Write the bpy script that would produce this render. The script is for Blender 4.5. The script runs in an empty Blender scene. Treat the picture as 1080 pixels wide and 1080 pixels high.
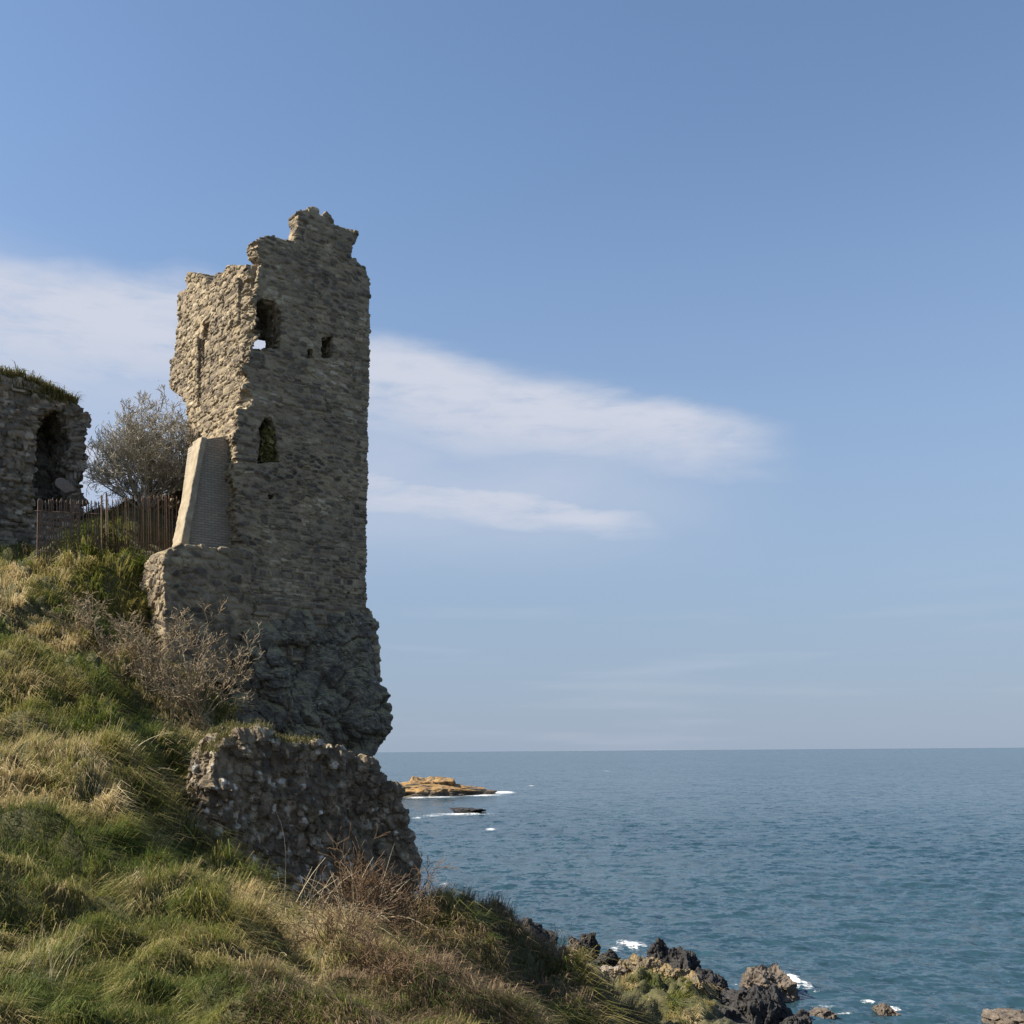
import bpy, bmesh, math, random
import numpy as np

# ------------------------------------------------------------------ scene, camera, sky, sun
sc = bpy.context.scene
COL = sc.collection
R = math.radians
H = 14.0                       # eye height above the sea
F = 1107.0                     # focal length in photo pixels
U0, V0 = 540.0, 792.0          # principal point of the levelled (shifted) lens
ROLL = R(-0.42)

cam_d = bpy.data.cameras.new('camera')
cam = bpy.data.objects.new('camera', cam_d); COL.objects.link(cam)
cam.location = (0, 0, H)
cam.rotation_mode = 'QUATERNION'
from mathutils import Quaternion, Vector
cam.rotation_quaternion = Quaternion((1, 0, 0), R(90)) @ Quaternion((0, 0, 1), ROLL)
cam_d.sensor_fit = 'HORIZONTAL'; cam_d.sensor_width = 36
cam_d.lens = 36 * F / 1080
cam_d.shift_y = (V0 - 540) / 1080
cam_d.clip_start = 0.1; cam_d.clip_end = 200000
sc.camera = cam

SUN_AZ = R(9)                 # measured from straight left (-X); negative = beyond the tower
SUN_EL = R(41)
sun_dir = Vector((-math.cos(SUN_AZ) * math.cos(SUN_EL), -math.sin(SUN_AZ) * math.cos(SUN_EL), math.sin(SUN_EL)))
sun_d = bpy.data.lights.new('sun', 'SUN'); sun_d.energy = 4.7; sun_d.angle = R(0.5); sun_d.color = (1, 0.92, 0.80)
sun = bpy.data.objects.new('sun', sun_d); COL.objects.link(sun)
sun.rotation_euler = sun_dir.to_track_quat('Z', 'Y').to_euler()
sun.location = (-30, 0, 60)

sc.view_settings.view_transform = 'Standard'; sc.view_settings.look = 'None'
sc.view_settings.exposure = 1.16; sc.view_settings.gamma = 1.0
sc.view_settings.use_curve_mapping = False
sc.cycles.max_bounces = 5; sc.cycles.diffuse_bounces = 3; sc.cycles.glossy_bounces = 3
sc.cycles.transmission_bounces = 3; sc.cycles.transparent_max_bounces = 4


class NT:
    """small helper to write node graphs as expressions"""
    def __init__(self, tree): self.t = tree
    def node(self, typ, **kw):
        n = self.t.nodes.new(typ)
        for k, v in kw.items(): setattr(n, k, v)
        return n
    def put(self, sock, v):
        if isinstance(v, bpy.types.NodeSocket): self.t.links.new(v, sock)
        elif v is not None:
            if hasattr(sock.default_value, '__len__') and not hasattr(v, '__len__'): sock.default_value = [v] * len(sock.default_value)
            elif hasattr(sock.default_value, '__len__') and len(sock.default_value) == 4 and len(v) == 3: sock.default_value = (*v, 1)
            else: sock.default_value = v
    def m(self, op, a, b=None, c=None, clamp=False):
        n = self.node('ShaderNodeMath', operation=op, use_clamp=clamp)
        for i, v in enumerate((a, b, c)):
            if v is not None: self.put(n.inputs[i], v)
        return n.outputs[0]
    def ss(self, v, lo, hi):                     # smoothstep
        n = self.node('ShaderNodeMapRange', interpolation_type='SMOOTHSTEP')
        self.put(n.inputs[0], v); self.put(n.inputs[1], lo); self.put(n.inputs[2], hi)
        return n.outputs[0]
    def mix(self, f, a, b, blend='MIX'):
        n = self.node('ShaderNodeMix', data_type='RGBA', blend_type=blend)
        self.put(n.inputs[0], f); self.put(n.inputs[6], a); self.put(n.inputs[7], b)
        return n.outputs[2]
    def noise(self, vec, scale, detail=4, rough=0.55, dist=0.0):
        n = self.node('ShaderNodeTexNoise')
        self.put(n.inputs['Vector'], vec); self.put(n.inputs['Scale'], scale); n.inputs['Detail'].default_value = detail
        n.inputs['Roughness'].default_value = rough; n.inputs['Distortion'].default_value = dist
        return n.outputs[0]
    def vor(self, vec, scale, feature='F1', out=0):
        n = self.node('ShaderNodeTexVoronoi', feature=feature)
        self.put(n.inputs['Vector'], vec); self.put(n.inputs['Scale'], scale)
        return n.outputs[out]
    def ramp(self, f, stops):
        n = self.node('ShaderNodeValToRGB')
        e = n.color_ramp.elements
        while len(e) < len(stops): e.new(0.5)
        for el, (p, c) in zip(e, stops): el.position = p; el.color = (*c, 1)
        self.put(n.inputs[0], f)
        return n.outputs[0]
    def attr(self, name):
        return self.node('ShaderNodeAttribute', attribute_name=name).outputs['Fac']
    def coord(self, which='Object'):
        return self.node('ShaderNodeTexCoord').outputs[which]
    def comb(self, x, y, z):
        n = self.node('ShaderNodeCombineXYZ')
        for i, v in enumerate((x, y, z)): self.put(n.inputs[i], v)
        return n.outputs[0]
    def sep(self, v):
        n = self.node('ShaderNodeSeparateXYZ'); self.put(n.inputs[0], v); return n.outputs
    def vm(self, op, a, b=None):
        n = self.node('ShaderNodeVectorMath', operation=op)
        self.put(n.inputs[0], a)
        if b is not None: self.put(n.inputs[1], b)
        return n.outputs[0]


# world: daylight sky plus a thin veil of sea haze and long streaks of cloud, all by direction
world = bpy.data.worlds.new('World'); sc.world = world; world.use_nodes = True
wt = world.node_tree; wt.nodes.clear(); w = NT(wt)
sky = w.node('ShaderNodeTexSky', sky_type='NISHITA', sun_disc=False)
sky.sun_elevation = SUN_EL; sky.sun_rotation = R(-90) - SUN_AZ
sky.altitude = 20; sky.air_density = 1.0; sky.dust_density = 0.3; sky.ozone_density = 2.6
SKY_STRENGTH = 0.080
dx, dy, dz = w.sep(w.coord('Generated'))
az = w.m('MULTIPLY', w.m('ARCTAN2', dx, dy), 57.2958)        # degrees right of straight ahead (seaward)
el = w.m('MULTIPLY', w.m('ARCSINE', dz), 57.2958)            # degrees above the horizon
pos = w.comb(w.m('MULTIPLY', az, 0.10), w.m('MULTIPLY', el, 0.34), 0.0)
n1 = w.noise(pos, 1.0, 6, 0.55, 0.3)
fine = w.noise(w.comb(w.m('MULTIPLY', az, 0.22), w.m('MULTIPLY', el, 0.9), 3.1), 1.0, 7, 0.6, 0.25)
wob = w.m('MULTIPLY', w.m('SUBTRACT', n1, 0.5), 3.2)
def band(az0, az1, elc0, slope, top0, top1, bot0, bot1, soft):
    """a long streak: centre line falls with azimuth; thickness above / below tapers from az0 to az1"""
    t = w.m('DIVIDE', w.m('SUBTRACT', az, az0), az1 - az0, clamp=True)
    c = w.m('ADD', w.m('MULTIPLY_ADD', w.m('MAXIMUM', az, -16.0), slope, elc0), wob)
    d = w.m('SUBTRACT', el, c)
    top = w.m('MULTIPLY_ADD', t, top1 - top0, top0); bot = w.m('MULTIPLY_ADD', t, bot1 - bot0, bot0)
    up = w.m('SUBTRACT', 1.0, w.ss(w.m('DIVIDE', d, top), 1 - soft, 1.0))
    dn = w.ss(w.m('DIVIDE', d, bot), -1.0, -0.05)
    end = w.m('SUBTRACT', 1.0, w.ss(w.m('ADD', az, w.m('MULTIPLY', wob, 1.2)), az1 - 5.0, az1 + 1.0))
    return w.m('MULTIPLY', w.m('MULTIPLY', up, dn), end)
b1 = band(-27, 15, 18.6, -0.177, 2.9, 1.4, 8.5, 2.8, 0.85)
b2 = band(-27, 9, 13.2, -0.11, 1.4, 0.7, 4.2, 1.4, 0.85)
cl = w.m('MAXIMUM', b1, w.m('MULTIPLY', b2, 0.92))
cl = w.m('MULTIPLY', cl, w.ss(fine, 0.0, 0.58))
veil = w.m('MULTIPLY', w.m('MULTIPLY', w.ss(el, 8.0, 14.0), w.m('SUBTRACT', 1.0, w.ss(w.m('MULTIPLY_ADD', az, 0.17, el), 16.5, 21.0))), w.m('SUBTRACT', 1.0, w.ss(az, 2.0, 17.0)))
cl = w.m('MAXIMUM', cl, w.m('MULTIPLY', veil, w.m('MULTIPLY_ADD', n1, 0.7, 0.12)))
lown = w.noise(w.comb(w.m('MULTIPLY', az, 0.07), w.m('MULTIPLY', el, 0.75), 9.0), 1.0, 5, 0.5)
low = w.m('MULTIPLY', w.m('MULTIPLY', w.ss(lown, 0.5, 0.72), w.m('SUBTRACT', 1.0, w.ss(el, 5.0, 11.0))), 0.16)
cl = w.m('MAXIMUM', cl, low)
col = w.vm('SCALE', sky.outputs[0]); col.node.inputs['Scale'].default_value = SKY_STRENGTH
col = w.mix(1.0, col, (1.0, 0.985, 0.97), 'MULTIPLY')
# haze veil towards the horizon
hz = w.m('SUBTRACT', 1.0, w.ss(el, -1.0, 33.0))
HAZE_COL = (0.130, 0.168, 0.234)
col = w.mix(w.m('MULTIPLY', hz, 0.92), col, HAZE_COL)
CLOUD_COL = (0.285, 0.300, 0.345)
col = w.mix(w.m('MULTIPLY', cl, 0.95), col, CLOUD_COL)
bg = w.node('ShaderNodeBackground'); wt.links.new(col, bg.inputs[0]); bg.inputs[1].default_value = 1.0
wo = w.node('ShaderNodeOutputWorld'); wt.links.new(bg.outputs[0], wo.inputs[0])

# ------------------------------------------------------------------ maths helpers
def at(u, v, Y):
    """world point seen at photo pixel (u, v) at a distance Y in front of the camera"""
    a, b = u - U0, V0 - v
    X = a * math.cos(ROLL) - b * math.sin(ROLL); Z = a * math.sin(ROLL) + b * math.cos(ROLL)
    return np.array((X / F * Y, Y, Z / F * Y + H))

def hsh(ix, iy, iz, seed):
    h = (ix.astype(np.int64) * 374761393 + iy.astype(np.int64) * 668265263 + iz.astype(np.int64) * 2147483647 + seed * 1274126177) & 0xffffffff
    h = ((h ^ (h >> 13)) * 1274126177) & 0xffffffff
    h = ((h ^ (h >> 16)) * 2246822519) & 0xffffffff
    h = h ^ (h >> 15)
    return (h & 0xffffff) / float(0x1000000)

def vnoise(P, seed=0):
    i = np.floor(P); f = P - i; i = i.astype(np.int64)
    f = f * f * f * (f * (f * 6 - 15) + 10)
    out = 0
    for a in (0, 1):
        wx = f[:, 0] if a else 1 - f[:, 0]
        for b in (0, 1):
            wy = f[:, 1] if b else 1 - f[:, 1]
            for c in (0, 1):
                wz = f[:, 2] if c else 1 - f[:, 2]
                out = out + wx * wy * wz * hsh(i[:, 0] + a, i[:, 1] + b, i[:, 2] + c, seed)
    return out * 2 - 1

def fbm(P, octv=4, seed=0, gain=0.5):
    out = 0; a = 1.0; tot = 0
    for k in range(octv):
        out = out + a * vnoise(P, seed + k * 7); tot += a; a *= gain; P = P * 2.03 + 5.7
    return out / tot

def ridged(P, octv=4, seed=0):
    out = 0; a = 1.0; tot = 0
    for k in range(octv):
        out = out + a * (1 - 2 * np.abs(vnoise(P, seed + k * 7))); tot += a; a *= 0.5; P = P * 2.07 + 3.3
    return out / tot

def voro(P, seed=0, jit=0.85):
    i = np.floor(P).astype(np.int64)
    n = len(P); d1 = np.full(n, 9e9); d2 = np.full(n, 9e9); idv = np.zeros(n); id2 = np.zeros(n)
    for a in (-1, 0, 1):
        for b in (-1, 0, 1):
            for c in (-1, 0, 1):
                j = i + (a, b, c)
                q = np.stack([j[:, k] + 0.5 + jit * (hsh(j[:, 0], j[:, 1], j[:, 2], seed + 11 * k) - 0.5) for k in range(3)], 1)
                d = np.sqrt(((q - P) ** 2).sum(1))
                nearer = d < d1
                d2 = np.where(nearer, d1, np.minimum(d2, d))
                d1 = np.where(nearer, d, d1)
                idv = np.where(nearer, hsh(j[:, 0], j[:, 1], j[:, 2], seed + 91), idv)
                id2 = np.where(nearer, hsh(j[:, 0], j[:, 1], j[:, 2], seed + 57), id2)
    return d1, d2, idv, id2

def sstep(x, a, b):
    t = np.clip((x - a) / (b - a), 0, 1); return t * t * (3 - 2 * t)

def poly_sdf(poly, X, Y):
    """signed distance (negative inside) from a 2-D polygon, on arrays X, Y"""
    poly = np.asarray(poly, float); d = np.full(X.shape, 1e9); s = np.zeros(X.shape, bool)
    for k in range(len(poly)):
        a = poly[k]; b = poly[k - 1]; e = b - a
        wx, wy = X - a[0], Y - a[1]
        t = np.clip((wx * e[0] + wy * e[1]) / max(e @ e, 1e-12), 0, 1)
        d = np.minimum(d, (wx - e[0] * t) ** 2 + (wy - e[1] * t) ** 2)
        c = (a[1] > Y) != (b[1] > Y)
        with np.errstate(divide='ignore', invalid='ignore'):
            xx = (b[0] - a[0]) * (Y - a[1]) / (b[1] - a[1] if b[1] != a[1] else 1e-12) + a[0]
        s ^= c & (X < xx)
    d = np.sqrt(d); return np.where(s, -d, d)

def nets(Fv, org, h):
    """surface nets: vertices and quads of the zero level of a sampled field (negative inside)"""
    Fv = np.asarray(Fv, np.float32).copy()
    for ax in range(3):
        sl = [slice(None)] * 3
        for e in (0, -1): sl[ax] = e; Fv[tuple(sl)] = np.maximum(Fv[tuple(sl)], 0.5 * h)
    ins = Fv < 0
    n0, n1_, n2 = Fv.shape
    c = np.zeros((n0 - 1, n1_ - 1, n2 - 1), np.int8)
    for a in (0, 1):
        for b in (0, 1):
            for e in (0, 1): c += ins[a:n0 - 1 + a, b:n1_ - 1 + b, e:n2 - 1 + e]
    act = (c > 0) & (c < 8)
    idx = np.full(act.shape, -1, np.int64)
    cells = np.argwhere(act); idx[act] = np.arange(len(cells))
    acc = np.zeros((len(cells), 3)); cnt = np.zeros(len(cells))
    i, j, k = cells.T
    for ax in range(3):
        o1, o2 = [q for q in range(3) if q != ax]
        for a in (0, 1):
            for b in (0, 1):
                off = np.zeros(3, int); off[o1] = a; off[o2] = b
                off2 = off.copy(); off2[ax] = 1
                f0 = Fv[i + off[0], j + off[1], k + off[2]]; f1 = Fv[i + off2[0], j + off2[1], k + off2[2]]
                cr = (f0 < 0) != (f1 < 0)
                t = np.where(cr, f0 / np.where(cr, f0 - f1, 1), 0)
                p = np.tile(off.astype(float), (len(cells), 1)); p[:, ax] = t
                acc += p * cr[:, None]; cnt += cr
    verts = (cells + acc / np.maximum(cnt, 1)[:, None]) * h + np.asarray(org)
    quads = []
    for ax in range(3):
        o1, o2 = (ax + 1) % 3, (ax + 2) % 3
        sl0 = [slice(None)] * 3; sl1 = [slice(None)] * 3
        sl0[ax] = slice(0, -1); sl1[ax] = slice(1, None)
        A = ins[tuple(sl0)]; B = ins[tuple(sl1)]
        e = np.argwhere(A != B)
        ok = (e[:, o1] > 0) & (e[:, o2] > 0) & (e[:, o1] < Fv.shape[o1] - 1) & (e[:, o2] < Fv.shape[o2] - 1)
        e = e[ok]
        fl = A[tuple(e.T)]
        def cell(a, b):
            q = e.copy(); q[:, o1] -= a; q[:, o2] -= b
            return idx[tuple(q.T)]
        q = np.stack([cell(1, 1), cell(0, 1), cell(0, 0), cell(1, 0)], 1)
        q = np.where(fl[:, None], q, q[:, ::-1])
        quads.append(q)
    return verts, np.concatenate(quads)

def vnormals(V, Q):
    n = np.cross(V[Q[:, 2]] - V[Q[:, 0]], V[Q[:, 3 if Q.shape[1] > 3 else 1]] - V[Q[:, 1 if Q.shape[1] > 3 else 0]])
    if Q.shape[1] == 3: n = np.cross(V[Q[:, 1]] - V[Q[:, 0]], V[Q[:, 2]] - V[Q[:, 0]])
    out = np.zeros_like(V)
    for k in range(Q.shape[1]): 
        for a in range(3): out[:, a] += np.bincount(Q[:, k], n[:, a], len(V))
    return out / np.maximum(np.linalg.norm(out, axis=1), 1e-9)[:, None]

def mesh_obj(name, V, faces, mat, parent=None, attrs=None, smooth=False):
    """faces: list of index arrays (n,k)"""
    if not isinstance(faces, (list, tuple)): faces = [faces]
    me = bpy.data.meshes.new(name)
    V = np.asarray(V, np.float32)
    li = np.concatenate([f.ravel() for f in faces]).astype(np.int32)
    tot = np.concatenate([np.full(len(f), f.shape[1], np.int32) for f in faces])
    st = np.concatenate([[0], np.cumsum(tot)[:-1]]).astype(np.int32)
    me.vertices.add(len(V)); me.vertices.foreach_set('co', V.ravel())
    me.loops.add(len(li)); me.loops.foreach_set('vertex_index', li)
    me.polygons.add(len(tot)); me.polygons.foreach_set('loop_start', st)
    me.update(calc_edges=True); me.validate()
    me.polygons.foreach_set('use_smooth', np.full(len(me.polygons), smooth))
    for k, a in (attrs or {}).items():
        at_ = me.attributes.new(k, 'FLOAT', 'POINT'); at_.data.foreach_set('value', np.asarray(a, np.float32))
    if mat: me.materials.append(mat)
    o = bpy.data.objects.new(name, me); COL.objects.link(o)
    if parent: o.parent = parent
    return o

def empty(name, loc=(0, 0, 0), rz=0.0):
    o = bpy.data.objects.new(name, None); COL.objects.link(o)
    o.location = loc; o.rotation_euler = (0, 0, rz); o.empty_display_size = 0.3
    return o

def tag(o, label=None, cat=None, group=None, kind=None):
    if label: o['label'] = label
    if cat: o['category'] = cat
    if group: o['group'] = group
    if kind: o['kind'] = kind
    return o

def box_arrays(boxes):
    """boxes: list of 8-corner arrays -> verts, quads"""
    V = np.concatenate(boxes); q = np.array([(0, 3, 2, 1), (4, 5, 6, 7), (0, 1, 5, 4), (1, 2, 6, 5), (2, 3, 7, 6), (3, 0, 4, 7)])
    return V, np.concatenate([q + 8 * k for k in range(len(boxes))])

def box8(x0, x1, y0, y1, z0, z1):
    return np.array([(x0, y0, z0), (x1, y0, z0), (x1, y1, z0), (x0, y1, z0), (x0, y0, z1), (x1, y0, z1), (x1, y1, z1), (x0, y1, z1)], float)

def tubes(segs, sides=4):
    """segs: (n,8) p0 p1 r0 r1 -> verts, quads"""
    S = np.asarray(segs, float); p0, p1, r0, r1 = S[:, :3], S[:, 3:6], S[:, 6], S[:, 7]
    d = p1 - p0; d /= np.maximum(np.linalg.norm(d, axis=1), 1e-9)[:, None]
    ref = np.where(np.abs(d[:, 2:3]) > 0.9, (1., 0, 0), (0, 0, 1.))
    a = np.cross(d, ref); a /= np.linalg.norm(a, axis=1)[:, None]; b = np.cross(d, a)
    V = []
    for r, p in ((r0, p0), (r1, p1)):
        for k in range(sides):
            t = 2 * math.pi * k / sides
            V.append(p + r[:, None] * (a * math.cos(t) + b * math.sin(t)))
    V = np.stack(V, 1).reshape(-1, 3); n = len(S); base = np.arange(n)[:, None] * 2 * sides
    Q = np.concatenate([base + np.array([k, (k + 1) % sides, sides + (k + 1) % sides, sides + k]) for k in range(sides)])
    return V, Q

# ------------------------------------------------------------------ materials
def new_mat(name):
    m = bpy.data.materials.new(name); m.use_nodes = True
    t = m.node_tree; bs = t.nodes['Principled BSDF']; return m, NT(t), bs

def masonry_mat(name, stops, mortar, moss=0.25, lichen=0.35, bump=0.5, big=None):
    m, n, bs = new_mat(name)
    P = n.coord('Object')
    tint, joint = n.attr('tint'), n.attr('joint')
    v = n.m('ADD', tint, n.m('MULTIPLY', n.m('SUBTRACT', n.noise(P, 7, 6, 0.7), 0.5), 0.8))
    c = n.ramp(v, stops)
    c = n.mix(n.m('MULTIPLY', joint, 0.75), c, mortar)
    if big:                                                     # broad weathering patches
        c = n.mix(n.m('MULTIPLY', n.ss(n.noise(P, 0.55, 4, 0.6), 0.42, 0.62), big[0]), c, big[1])
    lw = n.m('MULTIPLY', n.ss(n.noise(P, 6.5, 5, 0.7), 0.63, 0.72), n.ss(n.noise(P, 0.8, 3), 0.42, 0.6))
    c = n.mix(n.m('MULTIPLY', lw, lichen), c, (0.50, 0.50, 0.47))
    ms = n.m('MULTIPLY', n.ss(n.noise(P, 1.6, 5, 0.65), 0.52, 0.68), moss)
    nz = n.sep(n.node('ShaderNodeNewGeometry').outputs['Normal'])[2]
    ms = n.m('ADD', ms, n.m('MULTIPLY', n.ss(nz, 0.35, 0.85), moss * 1.6), clamp=True)
    c = n.mix(ms, c, (0.17, 0.145, 0.07))
    n.put(bs.inputs['Base Color'], c); bs.inputs['Roughness'].default_value = 0.93
    bs.inputs['Specular IOR Level'].default_value = 0.25
    b = n.node('ShaderNodeBump'); b.inputs['Strength'].default_value = bump; b.inputs['Distance'].default_value = 0.06
    n.put(b.inputs['Height'], n.noise(P, 14, 6, 0.7)); n.put(bs.inputs['Normal'], b.outputs[0])
    return m

M_TOWER = masonry_mat('tower_stone', [(0.05, (0.045, 0.038, 0.032)), (0.32, (0.125, 0.100, 0.074)), (0.58, (0.26, 0.207, 0.138)), (0.80, (0.35, 0.280, 0.175)), (0.96, (0.50, 0.43, 0.31))],
                      (0.32, 0.252, 0.158), moss=0.22, lichen=0.4, big=(0.34, (0.125, 0.104, 0.080)))
M_RUIN = masonry_mat('ruin_stone', [(0.0, (0.06, 0.054, 0.046)), (0.3, (0.15, 0.135, 0.11)), (0.7, (0.26, 0.225, 0.175)), (1.0, (0.50, 0.46, 0.39))], (0.09, 0.08, 0.065), moss=0.3, lichen=0.4)
M_CONG = masonry_mat('conglomerate_rock', [(0.0, (0.05, 0.046, 0.043)), (0.4, (0.145, 0.112, 0.078)), (0.68, (0.26, 0.207, 0.14)), (0.88, (0.42, 0.37, 0.29)), (1.0, (0.55, 0.52, 0.46))], (0.105, 0.083, 0.058), moss=0.25, lichen=0.7)

def rock_mat(name, stops, bump=0.8, scale=3.0, flecks=0.0, orange=0.0, orange_c=(0.42, 0.21, 0.045), olive=0.0, wet_z=None):
    m, n, bs = new_mat(name)
    P = n.coord('Object')
    c = n.ramp(n.noise(P, scale, 8, 0.68), stops)
    ck = n.vor(P, scale * 1.3, 'DISTANCE_TO_EDGE')
    nz = n.sep(n.node('ShaderNodeNewGeometry').outputs['Normal'])[2]
    if flecks: c = n.mix(n.m('MULTIPLY', n.m('MULTIPLY', n.ss(n.noise(P, 6.0, 5, 0.7), 0.60, 0.68), n.ss(n.noise(P, 0.9, 3), 0.40, 0.58)), flecks), c, (0.48, 0.47, 0.42))
    if olive:
        f = n.m('MULTIPLY', n.ss(n.m('ADD', nz, n.m('MULTIPLY', n.noise(P, scale * 0.7, 4), 0.8)), 0.65, 1.15), olive)
        c = n.mix(f, c, (0.28, 0.245, 0.12))
    if orange:
        zz = n.sep(n.node('ShaderNodeNewGeometry').outputs['Position'])[2]
        f = n.m('MULTIPLY', n.ss(n.noise(P, scale * 0.8, 6, 0.65), 0.40, 0.56), orange)
        f = n.m('MULTIPLY', f, n.ss(zz, 0.8 if wet_z is None else wet_z * 0.55, 1.4 if wet_z is None else wet_z))   # the spray zone below grows none
        c = n.mix(f, c, orange_c)
    n.put(bs.inputs['Base Color'], c); bs.inputs['Roughness'].default_value = 0.8
    bs.inputs['Specular IOR Level'].default_value = 0.3
    b = n.node('ShaderNodeBump'); b.inputs['Strength'].default_value = bump; b.inputs['Distance'].default_value = 0.12
    hgt = n.m('ADD', n.noise(P, scale * 2.5, 7, 0.7), n.m('MULTIPLY', n.m('MINIMUM', ck, 0.12), 3.0))
    n.put(b.inputs['Height'], hgt); n.put(bs.inputs['Normal'], b.outputs[0])
    return m

M_CRAG = rock_mat('crag_rock', [(0.25, (0.045, 0.041, 0.036)), (0.48, (0.12, 0.106, 0.084)), (0.66, (0.25, 0.215, 0.15)), (0.85, (0.36, 0.32, 0.24))], olive=0.75, scale=1.8, flecks=0.7)
M_SHORE_DARK = rock_mat('dark_shore_rock', [(0.3, (0.012, 0.012, 0.013)), (0.6, (0.04, 0.037, 0.035)), (0.85, (0.09, 0.08, 0.07))], scale=1.5)
M_SHORE_BROWN = rock_mat('brown_shore_rock', [(0.3, (0.05, 0.042, 0.035)), (0.6, (0.15, 0.12, 0.09)), (0.85, (0.26, 0.21, 0.16))], scale=1.5)
M_SHORE_PALE = rock_mat('pale_shore_rock', [(0.3, (0.14, 0.13, 0.11)), (0.6, (0.30, 0.28, 0.24)), (0.85, (0.44, 0.42, 0.37))], scale=2.2, orange=0.25)
M_SHORE_OCHRE = rock_mat('lichen_shore_rock', [(0.3, (0.06, 0.052, 0.043)), (0.6, (0.18, 0.15, 0.10)), (0.85, (0.28, 0.24, 0.17))], scale=1.2, orange=0.55, orange_c=(0.27, 0.185, 0.07))
M_ISLET = rock_mat('islet_rock', [(0.3, (0.035, 0.03, 0.025)), (0.6, (0.10, 0.08, 0.055)), (0.85, (0.20, 0.16, 0.10))], scale=0.5, orange=0.95, orange_c=(0.31, 0.185, 0.066), wet_z=2.0)

def plain_mat(name, c0, c1, scale=8, rough=0.9, bump=0.3):
    m, n, bs = new_mat(name)
    P = n.coord('Object')
    n.put(bs.inputs['Base Color'], n.ramp(n.noise(P, scale, 6, 0.65), [(0.3, c0), (0.7, c1)]))
    bs.inputs['Roughness'].default_value = rough; bs.inputs['Specular IOR Level'].default_value = 0.25
    b = n.node('ShaderNodeBump'); b.inputs['Strength'].default_value = bump; b.inputs['Distance'].default_value = 0.03
    n.put(b.inputs['Height'], n.noise(P, scale * 4, 5, 0.7)); n.put(bs.inputs['Normal'], b.outputs[0])
    return m

M_CONCRETE = plain_mat('concrete_render', (0.22, 0.18, 0.12), (0.37, 0.31, 0.215), 3.5)
M_SLAB = plain_mat('fallen_slab_stone', (0.14, 0.12, 0.105), (0.22, 0.185, 0.165), 5)
M_IRON = plain_mat('rusty_iron', (0.085, 0.056, 0.040), (0.17, 0.115, 0.085), 12, 0.75)
def brick_mat():
    m, n, bs = new_mat('grey_brick')
    P = n.coord('Object'); x, y, z = n.sep(P)
    br = n.node('ShaderNodeTexBrick'); n.put(br.inputs['Vector'], n.comb(x, z, 0.0))
    br.inputs['Scale'].default_value = 1.0; br.inputs['Brick Width'].default_value = 0.24; br.inputs['Row Height'].default_value = 0.085
    br.inputs['Mortar Size'].default_value = 0.010
    n.put(br.inputs['Color1'], (0.36, 0.30, 0.215)); n.put(br.inputs['Color2'], (0.27, 0.225, 0.165)); n.put(br.inputs['Mortar'], (0.17, 0.145, 0.11))
    c = n.mix(n.m('MULTIPLY', n.noise(P, 3, 5, 0.65), 0.45), br.outputs[0], (0.20, 0.17, 0.125))
    n.put(bs.inputs['Base Color'], c); bs.inputs['Roughness'].default_value = 0.92
    b = n.node('ShaderNodeBump'); b.inputs['Strength'].default_value = 0.8; b.inputs['Distance'].default_value = 0.02; b.invert = True
    n.put(b.inputs['Height'], br.outputs['Fac']); n.put(bs.inputs['Normal'], b.outputs[0])
    return m
M_BRICK = brick_mat()

def leafy_mat(name, stops, trans=0.3):
    m, n, bs = new_mat(name)
    c = n.ramp(n.attr('tint'), stops)
    n.put(bs.inputs['Base Color'], c); bs.inputs['Roughness'].default_value = 0.65; bs.inputs['Specular IOR Level'].default_value = 0.2
    tr = n.node('ShaderNodeBsdfTranslucent'); n.put(tr.inputs[0], c)
    mx = n.node('ShaderNodeMixShader'); mx.inputs[0].default_value = trans
    t = m.node_tree; t.links.new(bs.outputs[0], mx.inputs[1]); t.links.new(tr.outputs[0], mx.inputs[2])
    t.links.new(mx.outputs[0], t.nodes['Material Output'].inputs[0])
    return m
M_GRASS = leafy_mat('hill_grass', [(0.0, (0.045, 0.070, 0.015)), (0.22, (0.110, 0.140, 0.026)), (0.42, (0.235, 0.222, 0.054)), (0.60, (0.31, 0.255, 0.100)), (0.80, (0.47, 0.365, 0.185)), (1.0, (0.60, 0.49, 0.28))])
M_BROWNGRASS = leafy_mat('dead_bramble', [(0.0, (0.08, 0.060, 0.036)), (0.4, (0.19, 0.130, 0.075)), (0.7, (0.31, 0.225, 0.135)), (1.0, (0.38, 0.30, 0.19))], 0.1)
M_TURF = leafy_mat('turf', [(0.0, (0.04, 0.055, 0.015)), (0.5, (0.12, 0.115, 0.035)), (1.0, (0.26, 0.21, 0.09))])
M_BUD = leafy_mat('tree_buds', [(0.0, (0.09, 0.09, 0.04)), (1.0, (0.20, 0.19, 0.10))])
M_BLOSSOM = leafy_mat('white_blossom', [(0.0, (0.45, 0.45, 0.44)), (1.0, (0.72, 0.71, 0.68))])
M_IVY = leafy_mat('wall_plant', [(0.0, (0.10, 0.10, 0.03)), (0.6, (0.24, 0.21, 0.07)), (1.0, (0.38, 0.33, 0.12))])
M_BARK = plain_mat('grey_bark', (0.10, 0.088, 0.07), (0.21, 0.19, 0.155), 10)
M_GREYTWIG = plain_mat('grey_twig', (0.24, 0.215, 0.165), (0.42, 0.385, 0.31), 10)
M_TWIG = plain_mat('pale_twig', (0.20, 0.15, 0.09), (0.35, 0.275, 0.17), 10)
M_REDTWIG = plain_mat('red_twig', (0.085, 0.052, 0.028), (0.19, 0.125, 0.070), 10)
M_STRAW = plain_mat('straw_stalk', (0.36, 0.30, 0.19), (0.52, 0.45, 0.31), 10)

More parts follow.
